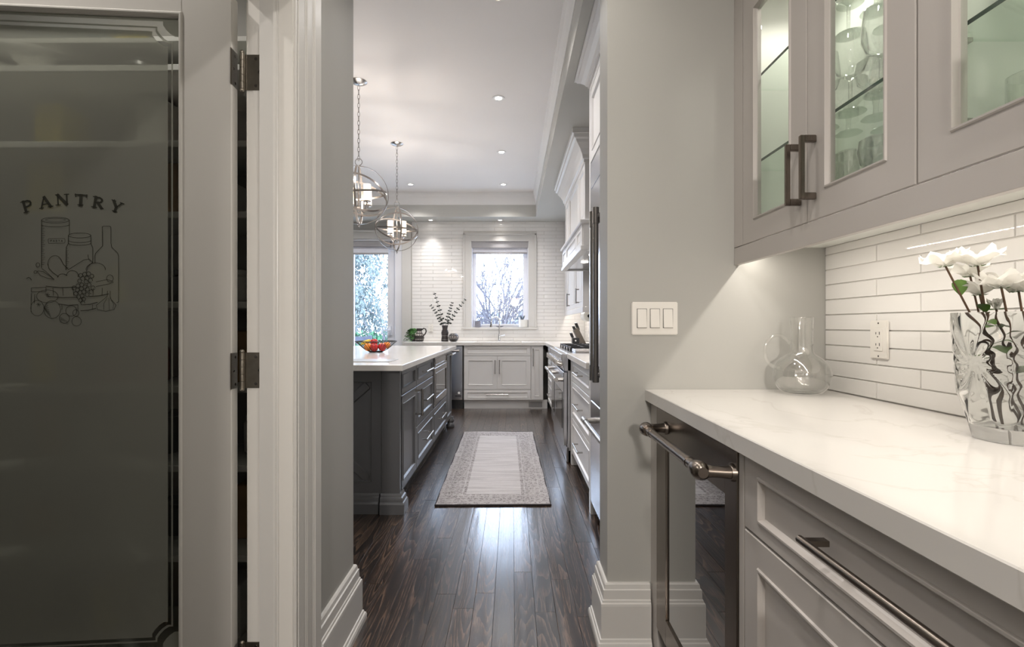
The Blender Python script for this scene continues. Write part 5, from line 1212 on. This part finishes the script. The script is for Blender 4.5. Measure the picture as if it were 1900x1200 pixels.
lath('soap_dish', 'cup_gray', [(0.03, 0), (0.055, 0.012), (0.057, 0.018), (0.05, 0.016), (0, 0.006)], U(927, 7.19), 7.19, zs, 'small dark dish in the middle of the window sill', 'dish')
YK = 6.95; zk = 0.9145
def carve_bands(x, y, z, prof, parent, bands, m='carved_light'):
    for (z0, z1, a0, a1, step) in bands:
        mb = MB(); a = a0
        def rad(zz):
            for (r1, h1), (r2, h2) in zip(prof[:-1], prof[1:]):
                if h1 <= zz <= h2 and h2 > h1: return r1 + (r2-r1)*(zz-h1)/(h2-h1)
            return prof[0][0]
        while a < a1:
            w = step*0.5; P = []
            for (aa, zz) in ((a, z0), (a+w, z0), (a+w*1.3, z1), (a+w*0.3, z1)):
                r = rad(zz) + 0.0012; P.append((x + r*math.cos(aa), y + r*math.sin(aa), z + zz))
            mb.add(P, [(0, 1, 2, 3)]); a += step
        mb.build('carving', m, parent, normals=False)
jx_ = U(778, YK); jp = [(0.050, 0), (0.062, 0.010), (0.072, 0.05), (0.066, 0.085), (0.046, 0.120), (0.036, 0.150), (0.038, 0.178), (0.044, 0.188)]
jug = thing('carved_jug', 'black carved jug with loop handle beside the trailing plant', 'jug', (jx_, YK, zk))
MB().lathe(jp + [(0.039, 0.186), (0.033, 0.15), (0, 0.13)], (jx_, YK, zk), 26).build('body', 'carved_dark', jug, smooth=True)
MB().tube([(jx_+0.036, YK, zk+0.165), (jx_+0.062, YK, zk+0.188), (jx_+0.092, YK, zk+0.178), (jx_+0.100, YK, zk+0.145), (jx_+0.086, YK, zk+0.110), (jx_+0.062, YK, zk+0.085)], 0.0095, 10).build('handle', 'carved_dark', jug, smooth=True)
carve_bands(jx_, YK, zk, jp, jug, ((0.028, 0.036, -3.0, -0.2, 0.34), (0.085, 0.110, -2.9, -0.4, 0.42), (0.125, 0.150, -2.7, -0.6, 0.5)))
tp_ = thing('trailing_plant', 'green trailing fern at the left end of the window-wall worktop', 'plant', (U(768, YK), YK+0.02, zk))
tx, ty = U(766, YK), YK+0.02
MB().lathe([(0.03, 0), (0.045, 0.01), (0.05, 0.10), (0.044, 0.10), (0, 0.085)], (tx, ty, zk), 16).build('pot', 'carved_dark', tp_, smooth=True)
rg4 = random.Random(8); mb = MB()
for k in range(80):
    a = rg4.uniform(PI*0.5, PI*1.85); L = rg4.uniform(0.07, 0.17); p0 = Vector((tx, ty, zk+0.13)); pr = p0
    for j in range(1, 9):
        t = j/8; p = p0 + Vector((math.cos(a)*L*t, min(0.4*math.sin(a)*L*t, 0.05), 0.085*math.sin(t*2.8) - 0.16*t*t*(L/0.12)))
        if p.z < zk + 0.005: p.z = zk + 0.005
        d = (p - pr).normalized()
        for s in (-1, 1):
            e = Vector((0, 0, 1)).cross(d); e = (e.normalized() if e.length > 1e-4 else Vector((1, 0, 0)))*s + Vector((0, -.4, -.3)); mb.add([pr, pr + d*0.010 + e*0.012, pr + e*0.026, pr - d*0.005 + e*0.012], [(0, 1, 2, 3)])
        pr = p
mb.build('fronds', 'fern_green', tp_, normals=False)
ex_ = U(825.5, YK); vp = [(0.050, 0), (0.054, 0.02), (0.046, 0.075), (0.050, 0.105), (0.054, 0.125), (0.045, 0.155), (0.036, 0.175), (0.040, 0.20), (0.048, 0.232)]
ev = thing('dark_vase', 'dark banded waisted vase holding eucalyptus', 'vase', (ex_, YK, zk))
MB().lathe(vp + [(0.043, 0.232), (0.032, 0.18), (0, 0.15)], (ex_, YK, zk), 26).build('body', 'carved_dark', ev, smooth=True); carve_bands(ex_, YK, zk, vp, ev, ((0.025, 0.030, -3.1, 0, 0.3), (0.078, 0.084, -3.1, 0, 0.3)), 'board_gray')
for i, (tx_, ty_, lb) in enumerate(((806, 542, 'tallest eucalyptus branch leaning toward the patio door'), (800, 567, 'lower eucalyptus branch leaning toward the patio door'), (839, 562, 'upright eucalyptus branch leaning toward the window'), (863, 556, 'longest eucalyptus branch reaching the window casing'))):
    br = thing('eucalyptus_branch', lb, 'branch', (ex_, YK, zk+0.2), 'eucalyptus branches in the dark vase')
    p0 = Vector((ex_, YK, zk+0.16)); p1 = Vector((U(tx_, YK), YK-0.02, V(ty_, YK))); pm = p0.lerp(p1, 0.45) + Vector((0, 0, 0.05))
    cur = [p0*(1-t)**2 + pm*2*t*(1-t) + p1*t*t for t in [k/18 for k in range(19)]]
    MB().tube(cur, 0.0022, 5).build('stem', 'eucalyptus', br); mb = MB()
    for k in range(4, 19, 2) if i else range(3, 19, 2):
        d = (cur[k] - cur[k-1]).normalized(); sz = 0.040*(1.1 - 0.5*k/18); o = Vector((0, -1, 0)).cross(d).normalized()
        for s in (-1, 1):
            dirv = (o*s + d*0.25 + Vector((0, random.uniform(-.5, .5), 0))).normalized(); leaf_patch(mb, cur[k], dirv, sz, sz*0.70, (Vector((0, -1, 0)) + d*random.uniform(-.8, .8)).normalized())
    mb.build('leaves', 'eucalyptus', br, normals=False)
rx_ = U(841.5, YK-0.06); ry_ = YK-0.06; rp = [(0.035, 0), (0.055, 0.012), (0.072, 0.042), (0.075, 0.062), (0.066, 0.092), (0.045, 0.112), (0.038, 0.116)]
rp_ = thing('round_pot', 'black carved round pot beside the eucalyptus vase', 'pot', (rx_, ry_, zk))
MB().lathe(rp + [(0.034, 0.112), (0, 0.10)], (rx_, ry_, zk), 26).build('body', 'carved_dark', rp_, smooth=True); carve_bands(rx_, ry_, zk, rp, rp_, ((0.046, 0.052, -3.0, -0.1, 0.2), (0.064, 0.098, -2.8, -0.5, 0.5)))
outlet(FY(YB-0.0045), U(799.5, YB), V(608, YB), 'white outlet on the window-wall tiles above the black jug')

# ------------------------------------------------------------------ range wall
XC = 0.485
Fr = FX(XC, -1)
db = thing('drawer_cabinet', 'white three-drawer cabinet between refrigerator and range', 'cabinet', (0.8, 3.45, 0))
y0, y1 = 2.952, 3.965
box_obj('body', cw, db, XC+0.021, XK-0.01, y0, y1, 0.10, 0.872); box_obj('toe_kick', cw, db, XC+0.07, XC+0.09, y0+0.07, y1-0.05, 0, 0.10)
for yy in (y0+0.02, y1-0.045): box_obj('bracket_foot', cw, db, XC, XC+0.05, yy, yy+0.05, 0, 0.10, bevel=0.003)
ym = 3.965-0.09
box_obj('stile', cw, db, XC, XC+0.02, ym+0.003, y1, 0.10, 0.870, bevel=0.001)
for (v0, v1, hz) in ((0.700, 0.866, 0.795), (0.405, 0.694, 0.56), (0.115, 0.399, 0.27)):
    d = MB().panel(Fr, y0+0.003, ym, v0, v1, fr=0.05, fv=0.04).build('drawer', cw, db); pull(Fr, (y0+ym)/2, hz, 0.26, False, d, 'nickel', 0.036, 0.0068)
tag(MB().box(0.455, XK-0.001, 2.952, 3.972, 0.8735, 0.914).build('worktop', 'quartz', bevel=0.002, loc=(0.8, 3.4, 0.8735)), 'white quartz worktop piece between refrigerator and range', 'worktop')
cbx = thing('corner_cabinet', 'white corner base cabinet past the range with tall pull', 'cabinet', (0.8, 5.9, 0))
y0, y1 = 5.228, YC-0.005
box_obj('body', cw, cbx, XC+0.021, XK-0.01, y0, YC+0.01, 0.12, 0.872); box_obj('toe_kick', cw, cbx, XC+0.06, XC+0.08, y0, YC+0.06, 0, 0.12)
d = MB().panel(Fr, y0+0.003, y0+0.30, 0.128, 0.866, fr=0.05).build('door', cw, cbx); pull(Fr, y0+0.26, 0.70, 0.24, True, d, 'nickel', 0.036, 0.0068)
for (v0, v1, hz) in ((0.700, 0.866, 0.795), (0.405, 0.694, 0.56), (0.128, 0.399, 0.27)):
    d = MB().panel(Fr, y0+0.306, y1-0.09, v0, v1, fr=0.05, fv=0.04).build('drawer', cw, cbx); pull(Fr, (y0+0.3+y1-0.09)/2, hz, 0.3, False, d, 'nickel', 0.036, 0.0068)
# range
rg_ = thing('gas_range', 'stainless double-oven gas range with row of knobs', 'range', (0.75, 4.6, 0))
y0, y1, XG = 3.985, 5.215, 0.432
Fg = FX(XG, -1)
box_obj('body', 'stainless', rg_, XG+0.03, XK-0.02, y0, y1, 0.10, 0.895, bevel=0.003)
box_obj('kick_panel', 'stainless', rg_, XG+0.02, XG+0.04, y0, y1, 0.005, 0.135, bevel=0.003)
MB().prism([(XG-0.02, 0.905), (XG-0.02, 0.86), (XG+0.005, 0.765), (XG+0.06, 0.765), (XG+0.06, 0.905)], lambda p, a: (p[0], a, p[1]), y0, y1).build('control_panel', 'stainless', rg_, bevel=0.003)
for k in range(8):
    yk = y0 + 0.10 + k*(y1-y0-0.2)/7
    kn = MB().tube([(XG-0.004, yk, 0.815), (XG-0.030, yk, 0.822), (XG-0.050, yk, 0.828)], [0.030, 0.026, 0.024], 16).box(XG-0.062, XG-0.045, yk-0.005, yk+0.005, 0.805, 0.850).build('knob', 'nickel', rg_, smooth=True)
    MB().tube([(XG+0.006, yk, 0.812), (XG-0.010, yk, 0.817)], [0.036, 0.034], 16).build('bezel', 'chrome', kn, smooth=True)
for (a, b) in ((y0+0.004, y0+0.76), (y0+0.766, y1-0.004)):
    d = MB().fbox(Fg, a, b, 0.145, 0.755, -0.028, 0.004).build('oven_door', 'stainless', rg_, bevel=0.004)
    MB().fbox(Fg, a+0.09, b-0.09, 0.27, 0.58, 0.003, 0.007).build('window', 'oven_glass', d, bevel=0.002)
    hb = MB().tube([Fg(a+0.035, 0.69, 0.062), Fg(b-0.035, 0.69, 0.062)], 0.014, 14)
    for q in (a+0.05, b-0.05): hb.tube([Fg(q, 0.69, 0.0), Fg(q, 0.69, 0.062)], [0.020, 0.016], 12).tube([Fg(q-0.02, 0.69, 0.062), Fg(q+0.02, 0.69, 0.062)], 0.018, 12)
    hb.build('handle', 'nickel', d, smooth=True)
box_obj('cooktop', 'stainless', rg_, XG+0.03, XK-0.02, y0, y1, 0.896, 0.912, bevel=0.003)
box_obj('back_guard', 'stainless', rg_, XK-0.06, XK-0.012, y0, y1, 0.905, 0.965, bevel=0.003)
box_obj('griddle', 'nickel', rg_, XG+0.10, XK-0.10, y0+0.03, y0+0.30, 0.913, 0.940, bevel=0.004)
for k in range(4):
    ya = y0 + 0.32 + k*0.225; g = MB()
    for yy in (ya, ya+0.205): g.box(XG+0.09, XK-0.09, yy-0.006, yy+0.006, 0.935, 0.950)
    for j in range(5): xx = XG+0.10 + j*(XK-XG-0.2)/4; g.box(xx-0.006, xx+0.006, ya, ya+0.205, 0.935, 0.950)
    for yy in (ya, ya+0.205):
        for xx in (XG+0.096, XK-0.096): g.box(xx-0.006, xx+0.006, yy-0.006, yy+0.006, 0.9125, 0.936)
    g.build('grate', 'iron', rg_)
    for xx in (XG+0.22, XK-0.22): MB().lathe([(0.045, 0), (0.045, 0.008), (0.03, 0.010), (0.03, 0.018), (0, 0.018)], (xx, ya+0.10, 0.9125), 16).build('burner', 'iron', rg_)
# hood
hd = thing('range_hood', 'white panelled range hood with crown above the gas range', 'hood', (0.8, 4.55, 1.74))
hy0, hy1 = 3.80, 5.30
XH = 0.585
box_obj('chimney', cw, hd, XH+0.012, XK-0.001, hy0+0.05, hy1-0.05, 1.985, ZS-0.001)
Fh = FX(XH, -1)
for (a, b) in ((hy0+0.052, hy0+0.40), (hy0+0.405, hy1-0.405), (hy1-0.40, hy1-0.052)): MB().panel(Fh, a, b, 1.99, 2.46, t=0.012, fr=0.05, bead=0.003).build('front_panel', cw, hd)
box_obj('side_panel', cw, hd, XH, XK-0.002, hy0+0.046, hy0+0.0515, 1.986, 2.46)
hp = [(0, 2.45), (0.008, 2.45), (0.010, 2.475), (0.020, 2.482), (0.026, 2.51), (0.045, 2.55), (0.075, 2.59), (0.082, 2.61), (0.098, 2.62), (0.104, 2.645), (0.112, 2.65), (0.112, ZS-0.001), (-0.02, ZS-0.001), (-0.02, 2.45)]
MB().sweep([(XK-0.002, hy1-0.05), (XH, hy1-0.05), (XH, hy0+0.05), (XK-0.002, hy0+0.05)][::1], [(o, z) for (o, z) in hp]).build('crown', cw, hd)
box_obj('mantle', cw, hd, 0.569, XK-0.001, hy0+0.01, hy1-0.01, 1.775, 1.962)
Fm = FX(0.556, -1)
for (a, b) in ((hy0+0.02, hy0+0.36), (hy0+0.365, hy1-0.365), (hy1-0.36, hy1-0.02)): MB().panel(Fm, a, b, 1.782, 1.955, t=0.013, fr=0.05, fv=0.04, bead=0.002).build('mantle_panel', cw, hd)
box_obj('mantle_shelf', cw, hd, 0.535, XK-0.001, hy0-0.012, hy1+0.0, 1.955, 1.985, bevel=0.006)
mb = MB().box(0.545, 0.60, hy0, hy1, 1.742, 1.78).box(0.60, XK-0.001, hy0, hy0+0.06, 1.742, 1.78).box(0.60, XK-0.001, hy1-0.06, hy1, 1.742, 1.78).box(XK-0.06, XK-0.001, hy0, hy1, 1.742, 1.78)
mb.build('bottom_lip', cw, hd, bevel=0.004)
box_obj('liner', 'stainless', hd, 0.60, XK-0.06, hy0+0.06, hy1-0.06, 1.755, 1.774)
for yy in (4.15, 4.62):
    p = MB().cyl((0.70, yy, 1.750), (0.70, yy, 1.7555), 0.033, n=18).build('lamp_lens', 'bulb', hd); lamp('SPOT', 'hood_lamp', (0.70, yy, 1.745), 9, SOFT, 0.03, 172, p, 0.3)
# wall cabinet past the hood
uc = thing('wall_cabinet', 'white wall cabinet with two pulls past the range hood', 'cabinet', (0.93, 6.2, 1.29))
XV = 0.785
Fv = FX(XV, -1)
y0, y1 = 5.305, YB-0.002
box_obj('body', cw, uc, XV+0.021, XK-0.001, y0, y1, 1.355, ZS-0.001); box_obj('side_panel', cw, uc, XV+0.001, XK-0.001, y0-0.001, y0+0.018, 1.352, ZS-0.0015)
box_obj('light_rail', cw, uc, XV, XV+0.02, y0, y1, 1.288, 1.352, bevel=0.002); box_obj('light_rail', cw, uc, XV, XK-0.002, y0-0.0005, y0+0.018, 1.288, 1.351)
ym = y0 + 0.66
for (a, b, hu) in ((y0+0.002, ym-0.001, 5.62), (ym+0.001, y1-0.35, 6.53)):
    d = MB().panel(Fv, a, b, 1.356, 2.40, fr=0.06).build('door', cw, uc); pull(Fv, hu, 1.49, 0.175, True, d, 'steel_dark', 0.036, 0.0075)
box_obj('corner_stile', cw, uc, XV, XV+0.02, y1-0.348, y1, 1.356, 2.40)
box_obj('frieze', cw, uc, XV, XV+0.02, y0, y1, 2.403, ZS-0.002)
kl = thing('led_strip', 'LED strip under the wall cabinet past the range hood', 'light strip', (0.82, 6.2, 1.345))
box_obj('lens', 'led', kl, 0.822, 0.834, y0+0.05, y1-0.05, 1.346, 1.3545); lamp('AREA', 'cabinet_led_lamp', (0.828, (y0+y1)/2, 1.343), K_LED, WARM, 0.02, parent=kl, sy=y1-y0-0.15)
pt = thing('paper_towel_roll', 'white paper towel roll hung under the far wall cabinet', 'paper towel', (U(1091, 5.37), 5.5, 1.25))
prx, prz = U(1092.5, 5.37), V(586, 5.37)
mb = MB(); n = 26; vs = []
for (r, yy) in ((0.018, 5.36), (0.060, 5.36), (0.060, 5.61), (0.018, 5.61)):
    for k in range(n): vs.append((prx + r*math.cos(2*PI*k/n), yy, prz + r*math.sin(2*PI*k/n)))
mb.add(vs, [(i*n+k, i*n+(k+1)%n, ((i+1)%4)*n+(k+1)%n, ((i+1)%4)*n+k) for i in range(4) for k in range(n)]).build('roll', 'paper', pt, smooth=True)
MB().cyl((prx, 5.345, prz), (prx, 5.625, prz), 0.012, n=12).cyl((prx, 5.34, prz), (prx, 5.352, prz), 0.017, n=12).box(prx-0.006, prx+0.006, 5.616, 5.624, prz, 1.353).build('holder', 'black', pt)
# knife block
kbx, kby = U(1070, 6.2), 6.2
kb = thing('knife_block', 'dark slanted knife block on the corner worktop', 'knife block', (kbx, kby, 0.9145))
prof = [(-0.075, 0.0), (0.07, 0.0), (-0.012, 0.185), (-0.068, 0.150)]
pr2 = [(0.115, 0.0), (0.012, 0.205), (-0.045, 0.165), (0.03, 0.0)]
MB().prism([(kbx+p[0], zk+p[1]) for p in pr2], lambda p, a: (p[0], a, p[1]), kby-0.045, kby+0.06).build('block', 'knife_wood', kb, bevel=0.002)
MB().box(kbx-0.06, kbx+0.028, kby-0.05, kby+0.06, zk, zk+0.070).build('steak_block', 'black', kb, bevel=0.003)
MB().cyl((kbx-0.02, kby-0.0515, zk+0.035), (kbx-0.02, kby-0.0495, zk+0.035), 0.010, n=14).build('badge', 'ceramic_white', kb)
for k in range(9):
    i, j = k % 3, k // 3
    base = Vector((kbx - 0.045 + 0.032*j - 0.004*i, kby - 0.035 + 0.035*i, zk + 0.068 + 0.040*j)); d = Vector((-0.42, -0.05, 1)).normalized()
    if j: base += Vector((0.012, 0, 0.02))
    kn = thing('kitchen_knife', 'black-handled kitchen knife, %s row of the knife block, %s in the row' % (('lowest', 'middle', 'highest')[j], ('nearest', 'second', 'farthest')[i]), 'knife', base, 'knives in the block')
    L = 0.10 if j else 0.07
    MB().tube([base - d*0.02, base + d*0.006], 0.0045, 6).build('bolster', 'chrome', kn); MB().tube([base + d*0.006, base + d*L*0.5, base + d*L], [0.0075, 0.009, 0.0085], 8, flat=(0.7, 1.2)).build('handle', 'black', kn, smooth=True)
    MB().sphere(tuple(base + d*L), 0.007, 8, 6).build('pommel', 'chrome', kn, smooth=True)

# refrigerator and its surround
XFz = 0.475
Fz = FX(XFz, -1)
rf = thing('refrigerator', 'stainless built-in refrigerator with tall tubular handles beside the stub wall', 'refrigerator', (0.8, 2.43, 0))
y0, y1 = 1.965, 2.90
box_obj('body', 'stainless', rf, XFz+0.051, XK-0.01, y0, y1, 0.08, 2.118)
box_obj('toe_grille', 'steel_dark', rf, XFz+0.06, XFz+0.08, y0, y1, 0.0, 0.08)
ym = (y0+y1)/2
for (a, b, hu) in ((y0+0.002, ym-0.002, ym-0.045), (ym+0.002, y1-0.002, ym+0.045)):
    d = MB().fbox(Fz, a, b, 0.70, 1.958, -0.05, 0.0).build('door', 'stainless', rf, bevel=0.004)
    hb = MB().tube([Fz(hu, 0.86, 0.058), Fz(hu, 1.73, 0.058)], 0.0135, 16)
    for q in (0.90, 1.69): hb.tube([Fz(hu, q, 0.0), Fz(hu, q, 0.058)], [0.019, 0.015], 12).tube([Fz(hu, q-0.04, 0.058), Fz(hu, q+0.04, 0.058)], 0.0165, 16)
    hb.build('handle', 'steel_dark', d, smooth=True)
d = MB().fbox(Fz, y0+0.002, y1-0.002, 0.085, 0.694, -0.05, 0.0).build('freezer_drawer', 'stainless', rf, bevel=0.004)
hb = MB().tube([Fz(y0+0.10, 0.60, 0.060), Fz(y1-0.12, 0.60, 0.060)], 0.0135, 16)
for q in (y0+0.14, y1-0.16): hb.tube([Fz(q, 0.60, 0.0), Fz(q, 0.60, 0.060)], [0.019, 0.015], 12).tube([Fz(q-0.04, 0.60, 0.060), Fz(q+0.04, 0.60, 0.060)], 0.0165, 16)
hb.build('handle', 'nickel', d, smooth=True)
MB().fbox(Fz, y0+0.002, y1-0.002, 1.963, 2.116, -0.05, 0.0).build('top_grille', 'stainless', rf, bevel=0.003)
rs = thing('refrigerator_surround', 'white surround with upper cabinet and crown over the refrigerator', 'cabinet', (0.8, 2.43, 0))
box_obj('side_panel', cw, rs, XFz, XK-0.002, 2.902, 2.948, 0, 2.56); box_obj('side_panel', cw, rs, XFz, XK-0.002, YE+0.001, 1.962, 0, 2.56)
box_obj('body', cw, rs, XFz+0.021, XK-0.002, 1.962, 2.902, 2.121, 2.56)
for (a, b) in ((1.965, 2.43), (2.434, 2.899)): MB().panel(Fz, a, b, 2.124, 2.555, fr=0.055).build('door', cw, rs)
box_obj('frieze', cw, rs, XFz, XK-0.002, YE+0.001, 2.948, 2.561, ZS-0.001)
cpz = [(0, 2.60), (0.006, 2.60), (0.008, 2.612), (0.018, 2.618), (0.024, 2.63), (0.045, 2.65), (0.066, 2.662), (0.070, 2.672), (0.082, 2.676), (0.082, ZS-0.001), (-0.01, ZS-0.001), (-0.01, 2.60)]
MB().sweep([(XFz+0.3, 2.948), (XFz, 2.948), (XFz, YE+0.001)], cpz).build('crown', cw, rs)

# ------------------------------------------------------------------ rug
RX, RY, RHW, RHL = -0.133, 4.08, 0.366, 1.04
rug_material(RHW, RHL)
rug = bpy.data.objects.new('runner_rug', None)
mb = MB(); nx, ny = 16, 60; vs = []; fs = []
for zt in (1, 0):
    for j in range(ny+1):
        for i in range(nx+1):
            u, v = -RHW + 2*RHW*i/nx, -RHL + 2*RHL*j/ny
            wv = 0.0018*math.sin(9*u + 3*v) + 0.002*math.sin(14*v + 2*u) + (0.004*max(0, 1-(v+RHL)/0.08)*(0.5+0.5*math.sin(26*u)))
            vs.append((u, v, (0.0095 + wv) if zt else 0.0012))
o = (nx+1)*(ny+1)
for j in range(ny):
    for i in range(nx):
        a = j*(nx+1)+i; fs += [(a, a+1, a+nx+2, a+nx+1), (o+a, o+a+nx+1, o+a+nx+2, o+a+1)]
for i in range(nx): fs += [(i, o+i, o+i+1, i+1), (ny*(nx+1)+i, ny*(nx+1)+i+1, o+ny*(nx+1)+i+1, o+ny*(nx+1)+i)]
for j in range(ny): a = j*(nx+1); b = a+nx; fs += [(a, a+nx+1, o+a+nx+1, o+a), (b, o+b, o+b+nx+1, b+nx+1)]
r_ = mb.add(vs, fs).build('runner_rug', 'rug_weave', smooth=True); bpy.data.objects.remove(rug)
r_.location = (RX, RY, 0.0); r_.rotation_euler.z = 0.0125
tag(r_, 'pale grey runner rug with patterned border on the dark floor', 'rug')
mat('rug_binding', (0.035, 0.03, 0.032), 0.9, var=0.2, vscale=40)
bz = [(-RHW, -RHL), (RHW, -RHL), (RHW, RHL), (-RHW, RHL)]
mb = MB()
for (a, b) in zip(bz, bz[1:] + bz[:1]): mb.tube([(a[0], a[1], 0.006), (b[0], b[1], 0.006)], 0.0055, 6)
e = mb.build('binding', 'rug_binding'); e.location = r_.location; e.rotation_euler = r_.rotation_euler; attach(e, r_)
